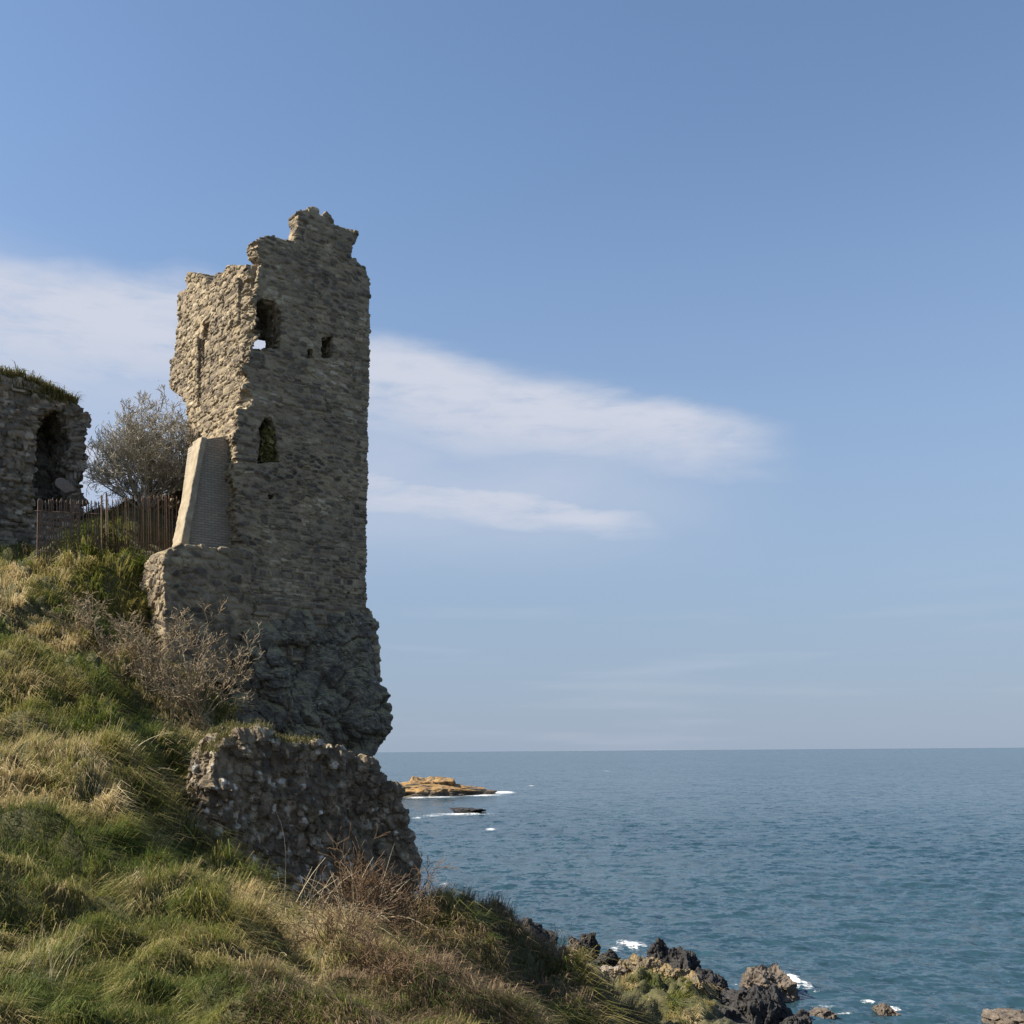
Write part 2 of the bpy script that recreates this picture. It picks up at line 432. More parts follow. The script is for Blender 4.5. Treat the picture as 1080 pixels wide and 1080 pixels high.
def ground_mat():
    m, n, bs = new_mat('hill_soil')
    P = n.coord('Object')
    c = n.ramp(n.noise(P, 0.9, 8, 0.65), [(0.3, (0.040, 0.050, 0.016)), (0.5, (0.075, 0.072, 0.028)), (0.7, (0.13, 0.11, 0.05))])
    z = n.sep(P)[2]
    f = n.m('SUBTRACT', 1.0, n.ss(n.m('ADD', z, n.m('MULTIPLY', n.noise(P, 0.5, 4), 1.2)), 1.3, 2.1))
    rk = n.ramp(n.noise(P, 1.8, 7, 0.7), [(0.3, (0.02, 0.019, 0.018)), (0.6, (0.075, 0.068, 0.06)), (0.8, (0.20, 0.18, 0.15))])
    n.put(bs.inputs['Base Color'], n.mix(f, c, rk)); bs.inputs['Roughness'].default_value = 0.95
    b = n.node('ShaderNodeBump'); b.inputs['Strength'].default_value = 0.8; b.inputs['Distance'].default_value = 0.15
    n.put(b.inputs['Height'], n.noise(P, 5, 7, 0.7)); n.put(bs.inputs['Normal'], b.outputs[0])
    return m
M_GROUND = ground_mat()

def sea_mat():
    m, n, bs = new_mat('sea_water')
    P = n.coord('Object')
    deep = n.mix(n.ss(n.noise(P, 0.012, 4, 0.5), 0.35, 0.65), (0.015, 0.041, 0.056), (0.024, 0.054, 0.070))
    fo = n.attr('foam')
    fo = n.ss(n.m('ADD', fo, n.m('MULTIPLY', n.m('SUBTRACT', n.noise(P, 2.6, 6, 0.75), 0.5), 3.4)), 0.5, 1.2)
    n.put(bs.inputs['Base Color'], n.mix(fo, deep, (0.78, 0.80, 0.80)))
    n.put(bs.inputs['Roughness'], n.m('MULTIPLY_ADD', fo, 0.6, 0.16)); bs.inputs['IOR'].default_value = 1.33; bs.inputs['Specular IOR Level'].default_value = 0.42
    x, y, z = n.sep(P)
    st = n.comb(x, y, 0.0)
    def slope(scale, k, det=3):
        q = n.node('ShaderNodeTexNoise'); n.put(q.inputs['Vector'], st); q.inputs['Scale'].default_value = scale; q.inputs['Detail'].default_value = det
        v = n.vm('SUBTRACT', q.outputs[1], (0.5, 0.5, 0.5)); return n.vm('MULTIPLY', v, (k, k, 0.0))
    nn = n.vm('ADD', n.node('ShaderNodeNewGeometry').outputs['Normal'], n.vm('ADD', slope(0.55, 1.05), slope(2.1, 1.0)))
    nn = n.vm('ADD', nn, slope(0.15, 0.35, 2)); nn = n.vm('ADD', nn, slope(0.035, 0.16, 3))
    n.put(bs.inputs['Normal'], n.vm('NORMALIZE', nn))
    return m
M_SEA = sea_mat()

# ------------------------------------------------------------------ the hillside (one sheet running down under the sea)
CP = []
for u, v, Y in [(0, 1080, 6.5), (200, 1080, 7.2), (400, 1080, 8.5), (540, 1080, 11),
                (0, 1000, 8.5), (150, 1000, 10), (300, 1010, 11), (420, 1030, 12), (470, 1045, 13.4), (515, 1072, 12.6), (480, 1040, 19), (505, 1000, 20), (560, 992, 21.3), (560, 1040, 20.5), (610, 1018, 21.9), (642, 1040, 22.3), (600, 1070, 20.6), (560, 1075, 19.9), (520, 1060, 19.2), (465, 975, 19.9),
                (0, 900, 12), (100, 890, 14), (190, 910, 15.5), (260, 950, 16.5), (330, 985, 17), (400, 1000, 18),
                (0, 800, 17), (80, 800, 18.5), (150, 830, 19.5), (195, 880, 19.6), (230, 925, 19.5), (300, 968, 20.2), (370, 985, 21), (440, 955, 23.2), (500, 953, 21.5), (560, 978, 22), (610, 1008, 22.6),
                (0, 700, 24), (80, 710, 25.5), (150, 760, 26.5), (205, 800, 26), (240, 800, 28.5), (125, 668, 33), (170, 712, 33),
                (0, 640, 30), (60, 625, 32), (0, 598, 34), (60, 597, 34.5), (110, 592, 35), (150, 595, 35.5),
                (100, 532, 40), (165, 534, 40), (60, 578, 38.2), (0, 585, 38), (-60, 590, 36), (-60, 700, 24), (-60, 800, 17),
                (690, 1032, 53), (730, 1041, 53), (674, 1080, 48), (650, 1040, 53), (760, 1064, 51.5), (785, 1083, 49.5), (705, 1058, 50), (740, 1075, 49), (690, 1092, 44)]:
    CP.append(at(u, v, Y))
for x, Y, z in [(3.4, 25, -8.5), (0.6, 26, -6.3), (2.0, 27, -8.0), (4.2, 28, -9.5), (4.6, 33, -10.8), (2.6, 20, -7.7), (1.4, 16, -6.2), (-20, 44, 8.5), (-15.5, 49, 2.5), (-12, 48.5, -3), (-30, 45, 8), (-30, 62, 4), (-20, 50, 5), (-14, 60, -6), (-20, 60, 0), (-30, 30, 6), (-25, 20, 3.5), (-16, 8, 1.2), (-12, 0, 0), (-25, -8, 1),
                (0, -8, -1.5), (0, 0, -1.75), (5, 0, -3.8), (3, 8, -4.0), (5, 12, -8), (12, 0, -8), (12, 12, -11), (7, 22, -10), (10, 32, -13), (20, 20, -15), (20, 0, -13), (15, -8, -9),
                (-1, 33, -8.5), (2, 41, -12), (-4, 31, -5.5), (-3, 37, -9), (-7, 31, -1.5), (-9, 31.5, 1.0), (-10.5, 35.5, 3.5), (-6, 36, -3), (-4, 40, -8), (-9, 42.5, 0.5), (-8, 47, -8.5),
                (-2, 50, -15.5), (-8, 54, -12), (-8, 64, -15.5), (3.5, 37, -11), (2, 56, -13.0), (5, 60, -13.2), (4, 66, -13.6), (12, 57, -13.6), (12, 50, -13.6), (9, 64, -14.4),
                (16, 62, -16.5), (20, 45, -16.5), (14, 42, -14.8), (0, 76, -17), (30, 76, -18), (-20, 76, -14), (40, 40, -18), (40, 0, -16), (5, 29, -9.2), (14, 52, -15.2)]:
    CP.append(np.array((x, Y, z + H)))
CP = np.array(CP)
C2 = 1.2
def mq(d2): return np.sqrt(d2 + C2 * C2)
_D = ((CP[:, None, :2] - CP[None, :, :2]) ** 2).sum(2)
_A = np.zeros((len(CP) + 3,) * 2); _A[:len(CP), :len(CP)] = mq(_D) - np.eye(len(CP)) * 0.05
_A[:len(CP), -3] = 1; _A[:len(CP), -2:] = CP[:, :2]; _A[-3:, :len(CP)] = _A[:len(CP), -3:].T
_W = np.linalg.solve(_A, np.concatenate([CP[:, 2], [0, 0, 0]]))

def ground_z(x, y, detail=True):
    x = np.asarray(x, float).ravel(); y = np.asarray(y, float).ravel(); out = np.zeros(len(x))
    for s in range(0, len(x), 40000):
        xs, ys = x[s:s + 40000], y[s:s + 40000]
        d2 = (xs[:, None] - CP[None, :, 0]) ** 2 + (ys[:, None] - CP[None, :, 1]) ** 2
        out[s:s + 40000] = mq(d2) @ _W[:len(CP)] + _W[-3] + xs * _W[-2] + ys * _W[-1]
    if detail:
        # tussocks: lumps stretched along the slope, overlapping terraces
        p = np.stack([x, y, np.zeros_like(x)], 1)
        wx = fbm(p * 0.35, 3, 5); wy = fbm(p * 0.35 + 40, 3, 6)
        q = p + np.stack([wx, wy, wx * 0], 1) * 1.6
        amp = np.clip(np.hypot(x, y) / 12, 0.72, 1.3) * sstep(out, 0.4, 2.0)
        d1, _, di, _ = voro(q * np.array((0.62, 0.80, 0)) + (0, 0, .5), 41); d1b, _, dib, _ = voro(q * np.array((1.5, 1.9, 0)) + (7, 0, .5), 42)
        lum = (1 - np.minimum(d1, 1) ** 2) * (0.40 + 0.60 * di) + (1 - np.minimum(d1b, 1) ** 2) * (0.34 + 0.46 * dib) - 0.72 + ridged(q * np.array((0.42, 0.62, 1)), 3, 3) * 0.15 + np.abs(vnoise(q * np.array((0.9, 1.3, 1)), 21)) * 0.20 + fbm(q * 2.6, 2, 12) * 0.08
        out = out + amp * (lum - 0.52) + (1 - sstep(out, 0.4, 2.0)) * fbm(p * 0.9, 5, 33) * 0.6
    return out

gx = np.arange(-34, 34.01, 0.14); gy = np.arange(-9, 78.01, 0.14)
GX, GY = np.meshgrid(gx, gy, indexing='ij')
GZ = ground_z(GX, GY).reshape(GX.shape)
def grid_faces(n, m):
    i = np.arange((n - 1) * m).reshape(n - 1, m)[:, :-1].ravel()
    return np.stack([i, i + m, i + m + 1, i + 1], 1)
hill = mesh_obj('hillside', np.stack([GX.ravel(), GY.ravel(), GZ.ravel()], 1), grid_faces(*GX.shape), M_GROUND, smooth=True)
tag(hill, 'grassy hillside sloping down from the castle to the rocky shore', 'hillside', kind='structure')

def gz(x, y):
    """height of the built sheet (bilinear)"""
    x = np.asarray(x, float); y = np.asarray(y, float)
    fx = np.clip((x - gx[0]) / 0.14, 0, len(gx) - 1.001); fy = np.clip((y - gy[0]) / 0.14, 0, len(gy) - 1.001)
    i, j = fx.astype(int), fy.astype(int); a, b = fx - i, fy - j
    return GZ[i, j] * (1 - a) * (1 - b) + GZ[i + 1, j] * a * (1 - b) + GZ[i, j + 1] * (1 - a) * b + GZ[i + 1, j + 1] * a * b

# ------------------------------------------------------------------ the sea
vs = np.concatenate([V0 + np.array([0.45, 0.6, 0.8, 1.0, 1.25, 1.5]), np.arange(V0 + 1.75, 1150, 0.42)])
us = np.concatenate([np.linspace(-9000, -420, 60), np.arange(-400, 1500, 1.6), np.linspace(1520, 10000, 60)])
Yr = H * F / (vs - V0)
SX = (us[None, :] - U0) / F * Yr[:, None]; SY = np.repeat(Yr[:, None], len(us), 1)
rng = np.random.default_rng(4)
SZ = np.zeros_like(SX)
cell = np.gradient(-Yr)[:, None]                          # spacing between rows
cell = np.maximum(np.abs(cell), 1.6 / F * Yr[:, None])
sp = np.stack([SX.ravel(), SY.ravel(), SX.ravel() * 0], 1)
gust = 0.75 + 0.5 * fbm(sp * np.array((0.012, 0.008, 1)), 3, 77).reshape(SX.shape)
for k in range(46):
    lam = math.exp(rng.uniform(math.log(0.7), math.log(7)))
    th = R(250) + rng.normal(0, 0.75)
    kx, ky = math.cos(th) * 2 * math.pi / lam, math.sin(th) * 2 * math.pi / lam
    fade = 1 - sstep(cell, lam * 0.22, lam * 0.5)
    SZ += fade * gust * 0.0105 * lam ** 0.8 * np.sin(kx * SX + ky * SY + rng.uniform(0, 6.28))
foam = np.zeros_like(SX)
def add_foam(u, v, du, dv, s=1.0, Yf=None, lift=0.15):
    global foam, SZ
    # an ellipse lying on the water, given by where its middle lies and its width and reach in metres
    y0 = H * F / (v - V0); x0 = (u - U0) / F * y0
    ax = du / F * y0; ay = max(H * F / (v - dv - V0) - y0, y0 - H * F / (v + dv - V0)) if v - dv > V0 + 1 else 0.2 * y0
    g = np.exp(-(((SX - x0) / ax) ** 2 + ((SY - y0) / ay) ** 2) * 1.2) * s
    foam = np.maximum(foam, g); SZ += lift * g
for a in [(455, 840.3, 40, 1.3, 1.0), (505, 838.5, 30, 1.6, 1.2), (530, 836, 16, 1.8, 1.3), (440, 841, 16, 1.2, 1.0), (485, 858.5, 44, 1.4, .95), (455, 860, 18, 1.2, .8), (517, 875, 7, 1.8, 1.1), (560, 829, 5, 1, .8),
          (467, 933, 6, 2.5, .9), (440, 862, 9, 1, .8), (640, 814, 4, 0.8, .7), (651, 892, 3, 1, .7), (665, 998, 17, 5, 1.2), (648, 1003, 10, 5, .7), (655, 995, 8, 3, .8),
          (834, 1037, 12, 9, 1.15), (848, 1042, 9, 7, .8), (822, 1050, 20, 4, .7), (780, 1042, 12, 4, .6), (870, 1066, 16, 3, .7), (915, 1061, 9, 2.6, .95), (938, 1068, 12, 3, .75), (1045, 1070, 16, 4, .6), (890, 1072, 25, 3, .5), (760, 1000, 10, 2, .3)]:
    add_foam(*a)
SZ -= 0.0
sea = mesh_obj('sea', np.stack([SX.ravel(), SY.ravel(), SZ.ravel()], 1), grid_faces(*SX.shape)[:, ::-1], M_SEA, attrs={'foam': foam.ravel()}, smooth=True)
tag(sea, 'open blue green sea with small waves and a few whitecaps', 'sea', kind='structure')

# ------------------------------------------------------------------ masonry and rock solids
TH = R(38)
FS = np.array((math.cos(TH), math.sin(TH), 0)); FD = np.array((-math.sin(TH), math.cos(TH), 0))
EYE = np.array((0, 0, H))
def on_front(u, v, C, d=0.0):
    """photo pixel -> (s, z) on the front face plane (at depth d) of a body with corner C turned by TH"""
    r = at(u, v, 1.0) - EYE; n = FD
    t = ((C - EYE) @ n + d) / (r @ n); p = EYE + r * t
    return ((p - C) @ FS, p[2] - C[2])
def on_left(u, v, C, s=0.0):
    r = at(u, v, 1.0) - EYE
    t = ((C - EYE) @ FS + s) / (r @ FS); p = EYE + r * t
    return ((p - C) @ FD, p[2] - C[2])

class Grid:
    def __init__(self, s0, s1, d0, d1, z0, z1, h):
        self.o = (s0, d0, z0); self.h = h
        self.s = np.arange(s0, s1, h); self.d = np.arange(d0, d1, h); self.z = np.arange(z0, z1, h)
        self.S = self.s[:, None, None]; self.D = self.d[None, :, None]; self.Z = self.z[None, None, :]
    def front(self, poly):
        A, B = np.meshgrid(self.s, self.z, indexing='ij'); return poly_sdf(poly, A, B)[:, None, :].astype(np.float32)
    def left(self, poly):
        A, B = np.meshgrid(self.d, self.z, indexing='ij'); return poly_sdf(poly, A, B)[None, :, :].astype(np.float32)
def slab(X, a, b): return np.maximum(a - X, X - b).astype(np.float32)
def mx(*a):
    o = a[0]
    for b in a[1:]: o = np.maximum(o, b)
    return o
def mn(*a):
    o = a[0]
    for b in a[1:]: o = np.minimum(o, b)
    return o

def stonework(V, Q, size, seed, relief=0.06, step=0.05, rough=0.03, big=0.0, mortar_w=0.10, coursed=0.0):
    """push laid stones in and out of the wall; returns verts and the per-stone tint / joint width"""
    N = vnormals(V, Q)
    wv = np.stack([fbm(V * 1.1, 3, seed), fbm(V * 1.1 + 9, 3, seed + 1), fbm(V * 1.1 + 17, 3, seed + 2)], 1) * 0.5
    szm = np.where(vnoise(V * 0.35, seed + 3) > 0.1, 0.75, 1.25)[:, None]
    P = V / np.asarray(size) + wv
    d1, d2, idv, id2 = voro(P, seed)
    e = (d2 - d1)
    if coursed:                                  # roughly squared stones laid in uneven rows
        Vw = V + np.stack([fbm(V * 2.2, 2, seed + 21), fbm(V * 2.2 + 5, 2, seed + 22), fbm(V * np.array((1.0, 1.0, 1.6)) + 9, 3, seed + 23)], 1) * np.array((0.07, 0.07, 0.06))
        zr = Vw[:, 2] / size[2]; zr = zr + 0.28 * np.sin(zr * 1.7) + 0.2 * np.sin(zr * 0.73 + 1)
        row = np.floor(zr).astype(np.int64); fz = zr - row
        al = np.where(np.abs(N[:, 1]) > np.abs(N[:, 0]), Vw[:, 0], Vw[:, 1] + 31.7)
        Lr = size[0] * (0.45 + 0.75 * hsh(row, row * 0, row * 0, seed + 31)); q = al / Lr + hsh(row, row * 0 + 3, row * 0, seed + 32) * 7
        q = q + 0.30 * np.sin(q * 2.1 + row) ; col_ = np.floor(q).astype(np.int64); fq = q - col_
        ec = np.minimum(np.minimum(fz, 1 - fz) * size[2], np.minimum(fq, 1 - fq) * Lr) / size[2] * 1.15
        mc = vnoise(V * np.array((0.55, 0.55, 0.9)), seed + 40) > coursed
        e = np.where(mc, ec, e); idv = np.where(mc, hsh(row, col_, row * 0, seed + 33), idv); id2 = np.where(mc, hsh(row, col_, row * 0 + 1, seed + 34), id2)
    bul = 0.6 * sstep(e, 0.02, 0.16) + 0.4 * sstep(e, 0.1, 0.5)
    out = np.where(idv > 0.93, 1.6, 1.0)          # a few stones stand proud
    dis = relief * (bul - 0.6) + step * (idv - 0.5) * 2 * out * sstep(e, 0.0, 0.12) + rough * fbm(V * 5, 4, seed + 5)
    if big: dis = dis + big * fbm(V * 0.7, 3, seed + 8)
    tint = np.clip(0.5 + (id2 - 0.5) * 0.65 + 0.28 * fbm(V * 0.6, 3, seed + 4), 0, 1)
    joint = 1 - sstep(e, mortar_w * 0.4, mortar_w * 1.6)
    return V + N * dis[:, None], {'tint': tint, 'joint': joint}

bmi = bmesh.new(); bmesh.ops.create_icosphere(bmi, subdivisions=6, radius=1.0)
ICO_V = np.array([v.co for v in bmi.verts]); ICO_F = np.array([[v.index for v in f.verts] for f in bmi.faces]); bmi.free()
bmi = bmesh.new(); bmesh.ops.create_icosphere(bmi, subdivisions=4, radius=1.0)
ICO4_V = np.array([v.co for v in bmi.verts]); ICO4_F = np.array([[v.index for v in f.verts] for f in bmi.faces]); bmi.free()

def rock_mesh(size, seed, cuts=14, amp=0.22, fine=0.06, hi=True, tilt=0.0):
    r = np.random.default_rng(seed); V = (ICO_V if hi else ICO4_V).copy()
    for k in range(cuts):
        n = r.normal(0, 1, 3); n[2] *= 0.8; n /= np.linalg.norm(n); c = r.uniform(0.45, 0.85)
        V = V - np.maximum(0, V @ n - c)[:, None] * n
    L = np.linalg.norm(V, axis=1)[:, None]; U = V / np.maximum(L, 1e-6)
    V = V * (1 + amp * fbm(V * 1.6 + seed, 3, seed)[:, None] + 0.5 * amp * ridged(V * 3.0 + seed, 4, seed + 3)[:, None])
    d1, d2, i1, i2 = voro(V * 3.2 + seed, seed + 5)
    V = V + U * (fine * 0.7 * (i1 - 0.5) * 2 + fine * 0.35 * sstep(d2 - d1, 0, .12) + fine * 0.75 * ridged(V * (2.6, 2.6, 4.5) + seed, 4, seed + 8))[:, None]
    V = V + U * (fine * 0.7 * fbm(V * 9 + seed, 3, seed + 9))[:, None]
    V = V * np.asarray(size) * 0.62
    if tilt:
        c, s = math.cos(tilt), math.sin(tilt); V = np.stack([V[:, 0] * c - V[:, 2] * s, V[:, 1], V[:, 0] * s + V[:, 2] * c], 1)
    return V
# ---- the tower
CT = at(250, 580, 35.0)
def fr(*pts): return [on_front(u, v, CT) for u, v in pts]
def lf(*pts): return [on_left(u, v, CT, batter(on_left(u, v, CT)[1])) for u, v in pts]
def batter(z): return 0.055 * np.clip(z, -1.0, 11) + 0.02
tower = empty('castle_tower', CT, TH)
tag(tower, 'tall ruined stone tower with a jagged top and dark window holes on the cliff edge', 'tower')
g = Grid(-0.6, 5.6, -0.4, 7.4, -3.0, 13.1, 0.036)
front = g.front(fr((264, 700), (263, 655), (260, 630), (254, 600), (247, 578), (252, 560), (248, 540), (251, 520), (246, 498), (250, 478), (247, 455), (254, 430), (259, 410), (261, 385), (263, 350), (262, 330),
                   (266, 305), (272, 285), (274, 275), (267, 262), (270, 252), (284, 248), (297, 252), (311, 254), (313, 240), (312, 224), (324, 219), (329, 216), (337, 220), (339, 227), (345, 221), (350, 226),
                   (354, 236), (366, 241), (379, 244), (377, 252), (372, 258), (370, 271), (379, 276), (386, 282), (390, 292), (391, 320), (390, 360), (389, 430), (388, 500), (387, 560), (386, 640), (390, 655), (394, 700)))
W = on_front(389, 480, CT)[0]
win = mn(mx(g.front(fr((266, 368), (265, 329), (268, 319), (278, 313), (290, 317), (296, 328), (296, 367))), slab(g.D, -2, 1.6)),
         mx(g.front(fr((340, 356), (351, 354), (351, 377), (340, 377))), slab(g.D, -2, 1.0)),
         mx(g.front(fr((273, 488), (274, 452), (279, 441), (285, 439), (291, 450), (295, 488))), slab(g.D, -2, 0.9)),
         mx(g.front(fr((324, 369), (330, 368), (330, 377), (324, 378))), slab(g.D, -2, 0.35)),
         mx(g.front(fr((284, 520), (289, 520), (289, 526), (284, 526))), slab(g.D, -2, 0.3)))
zup = on_front(262, 281, CT)[1]
fw = mx(front, -g.D, (g.D - np.where(g.Z > zup, 0.55, 1.3)).astype(np.float32))
BS = (g.S - batter(g.Z)).astype(np.float32)
left = g.left(lf((252, 700), (252, 470), (262, 277), (253, 279), (240, 279), (236, 284), (231, 291), (226, 287), (222, 296), (218, 303), (216, 293), (213, 288), (197, 288), (193, 295), (195, 303),
                 (187, 308), (185, 316), (186, 340), (184, 355), (185, 374), (176, 384), (174, 396), (177, 408), (188, 416), (200, 428), (205, 440), (208, 455), (214, 462), (216, 480), (214, 560), (214, 700)))
slot = mx(g.left(lf((213, 388), (213, 342), (219, 340), (219, 352), (216, 356), (215, 388))), slab(BS, -2, 0.45))
patch = mx(g.left(lf((233, 312), (240, 300), (246, 306), (243, 318), (233, 328))), slab(BS, -2, 0.35))
lw = mx(left, slab(BS, 0.0, 0.85), -slot, -patch, g.D * -1 + 0.25)
ztop = on_front(389, 285, CT)[1]
zwin = on_front(280, 365, CT)[1]
rw = mx(slab(g.S, W - 1.2, W), slab(g.D, 0.4, 5.2), slab(g.Z, -3, 99) + 0, (g.Z - (ztop - 0.5 * np.maximum(g.D - 0.8, 0))).astype(np.float32))
zb = on_front(280, 345, CT)[1] + 1.2
bw = mx(slab(g.S, 0.3, W), slab(g.D, 4.1, 5.2), (g.Z - (zb - 0.9 + 0.25 * np.sin(g.S * 4) - 0.35 * (g.S - 1.2))).astype(np.float32), slab(g.Z, -3, 99))
vault = mx(slab(g.S, 0.4, W - 0.5), slab(g.D, 0.7, 1.9), slab(g.Z, on_front(280, 336, CT)[1] + 0.0, on_front(280, 290, CT)[1]))
floor_ = mx(slab(g.S, 0.4, W - 0.5), slab(g.D, 0.7, 4.5), slab(g.Z, -3.0, on_front(280, 395, CT)[1]))
solid = mx(mn(fw, lw, rw, bw, vault, floor_), -win)
V, Q = nets(solid, g.o, g.h); del solid, fw, lw, rw, bw, vault, floor_, win, front, left
# the torn corner: the edge breaks back and forth course by course
cz = np.stack([V[:, 2] * 0, np.floor(V[:, 2] / 0.17) * 0.9, V[:, 1] * 2.5], 1)
wc = np.exp(-((V[:, 0] - batter(V[:, 2])) / 0.30) ** 2) * np.exp(-(np.maximum(V[:, 1], 0) / 0.45) ** 2)
V[:, 0] += wc * (0.20 * vnoise(cz * 0.7, 141) + 0.11 * (hsh(np.floor(V[:, 2] / 0.17).astype(int), np.floor(V[:, 1] / 0.3).astype(int), np.zeros(len(V), int), 142) - 0.5) * 2 + 0.08)
# broken edges: wander the whole surface before laying the stones
V = V + np.stack([fbm(V * 1.6, 3, 1), fbm(V * 1.6 + 7, 3, 2), fbm(V * 1.6 + 13, 3, 3)], 1) * 0.05
V, at_ = stonework(V, Q, (0.30, 0.30, 0.125), 10, relief=0.038, step=0.032, rough=0.03, coursed=0.05, mortar_w=0.14)
tw = mesh_obj('wall', V, Q, M_TOWER, tower, at_)

pq = on_front(334, 421, CT)
o = mesh_obj('pale_stone', rock_mesh((0.24, 0.16, 0.22), 9, hi=False), ICO4_F, M_SHORE_PALE, tower); o.location = (pq[0], -0.02, pq[1])
# lower wall that carries the buttress, left of the tower
zt = on_front(215, 577, CT)[1]
g = Grid(-3.2, 1.0, -0.6, 3.4, zt - 5.2, zt + 0.6, 0.045)
pl = g.front([on_front(u, v, CT, -0.12) for u, v in ((176, 720), (175, 690), (176, 640), (173, 610), (174, 585), (178, 579), (190, 575), (215, 577), (240, 580), (266, 582), (268, 640), (268, 720))])
V, Q = nets(mx(pl, slab(g.D, -0.12, 2.1)), g.o, g.h)
V = V + np.stack([fbm(V * 1.6, 3, 31), fbm(V * 1.6 + 7, 3, 32), fbm(V * 1.6 + 13, 3, 33)], 1) * 0.10
V, at_ = stonework(V, Q, (0.40, 0.40, 0.25), 44, relief=0.07, step=0.03, rough=0.03, mortar_w=0.18)
o = mesh_obj('footing_wall', V, Q, M_TOWER, tower, at_)

# string course and masonry plinth under the shaded face
g = Grid(-0.3, 6.0, -0.7, 1.2, -5.2, -0.6, 0.045)
pl = g.front(fr((266, 720), (264, 660), (268, 634), (300, 632), (330, 636), (360, 642), (389, 645), (391, 660), (398, 676), (399, 720)))
V, Q = nets(mx(pl, slab(g.D, -0.24, 1.0)), g.o, g.h)
V = V + np.stack([fbm(V * 1.3, 3, 61), fbm(V * 1.3 + 7, 3, 62), fbm(V * 1.3 + 13, 3, 63)], 1) * 0.05
V, at_ = stonework(V, Q, (0.5, 0.5, 0.20), 64, relief=0.05, step=0.05, rough=0.04, coursed=-0.3)
o = mesh_obj('plinth', V, Q, M_TOWER, tower, at_)

# raking brick buttress with its rendered coping
dB = 0.55
def pf(u, v, d=dB): return on_front(u, v, CT, d)
but = empty('buttress'); but.parent = tower
a, b = pf(199, 578), pf(214, 463)
c_, d_ = pf(246, 458), pf(250, 580)
prof = [a, d_, c_, b]
Vb = np.array([(s, y, z) for y in (dB + 0.12, dB + 1.3) for s, z in prof])
Qb = np.array([(0, 1, 2, 3), (7, 6, 5, 4), (0, 4, 5, 1), (1, 5, 6, 2), (2, 6, 7, 3), (3, 7, 4, 0)])
o = mesh_obj('brick_panel', Vb, Qb, M_BRICK, but)
e0, e1 = pf(190, 577, dB - 0.1), pf(213, 460, dB - 0.1)
i0, i1 = pf(198.5, 578, dB - 0.1), pf(219, 461, dB - 0.1)
prof = [e0, i0, i1, e1]
g = Grid(-3.0, 0.2, dB - 0.4, dB + 1.2, -0.6, 4.6, 0.04)
Vc, Qc = nets(mx(g.front(prof), slab(g.D, dB - 0.1, dB + 0.75)), g.o, g.h)
Vc = Vc + np.stack([fbm(Vc * 2, 4, 151, 0.6), fbm(Vc * 2 + 5, 4, 152, 0.6), fbm(Vc * 2 + 9, 4, 153, 0.6)], 1) * 0.045
cop = mesh_obj('coping', Vc, Qc, M_CONCRETE, but, smooth=True)
tp = [pf(212, 459, dB), pf(250, 456, dB)]

# ---- crag the tower stands on
g = Grid(-2.0, 7.6, -2.6, 6.5, -9.5, -0.6, 0.06)
pl = g.front(fr((215, 860), (222, 790), (238, 740), (256, 690), (266, 668), (300, 655), (350, 650), (386, 648), (391, 655), (396, 663), (393, 685), (392, 708), (392, 730), (394, 748), (394, 760), (391, 778), (385, 793), (379, 808), (373, 815), (372, 860)))
bulge = (-0.25 - 0.30 * np.clip(-3.3 - g.Z, 0, 2.5) - 0.65 * np.exp(-((g.S - 2.6) / 1.3) ** 2 - ((g.Z + 5.3) / 1.1) ** 2) - 0.95 * np.exp(-((g.S - 0.7) / 0.5) ** 2 - ((g.Z + 3.7) / 0.8) ** 2)).astype(np.float32)
V, Q = nets(mx(pl, bulge - g.D, g.D - 6.0), g.o, g.h)
N = vnormals(V, Q)
d1, d2, i1_, i2_ = voro(V * np.array((0.8, 0.8, 1.0)) + fbm(V * 0.9, 3, 70)[:, None] * 0.5, 70)
d1b, d2b, i1b, _ = voro(V * 2.6 + 4, 72)
V = V + N * (0.50 * (i1_ - 0.5) + 0.14 * sstep(d2 - d1, 0, 0.2) - 0.08 + 0.10 * (i1b - 0.5) + 0.04 * sstep(d2b - d1b, 0, .15) + 0.40 * fbm(V * 0.9, 4, 71) + 0.11 * ridged(V * (1.8, 1.8, 2.6), 4, 74))[:, None]
crag = mesh_obj('crag', V, Q, M_CRAG)
crag.location = CT; crag.rotation_euler = (0, 0, TH)
tag(crag, 'dark craggy rock bluff that carries the tower above the sea', 'crag')

# ---- conglomerate outcrop in the middle distance
CB = at(225, 880, 20.0)
g = Grid(-1.6, 5.6, -1.4, 3.4, -4.2, 2.6, 0.034)
def fb(*pts): return [on_front(u, v, CB) for u, v in pts]
pl = g.front(fb((212, 906), (209, 880), (215, 850), (218, 820), (222, 796), (230, 780), (248, 775), (262, 774), (276, 781), (290, 791), (302, 791), (313, 785), (328, 783), (338, 789), (350, 787), (362, 795), (372, 800), (384, 805), (390, 815), (398, 822), (406, 831), (416, 834), (420, 850), (424, 872), (430, 890), (430, 912), (426, 935), (426, 1040), (300, 1040), (240, 1000)))
lean = (0.10 * np.sin(g.S * 1.3) + 0.10 * (g.Z + 1) * 0.6).astype(np.float32)
back = (g.D - 1.5 + 0.25 * np.clip(g.Z, 0, 3)).astype(np.float32)
V, Q = nets(mx(pl, -lean - 0.1 - g.D, back), g.o, g.h)
N = vnormals(V, Q)
V = V + N * (0.34 * fbm(V * 0.9, 4, 80) + 0.15 * ridged(V * 1.7, 4, 81))[:, None]
V1, a1 = stonework(V, Q, (0.21, 0.21, 0.27), 82, relief=0.035, step=0.04, rough=0.08, mortar_w=0.12)
N = vnormals(V1, Q)
d1, d2, i1_, i2_ = voro(V * 7.5, 84)
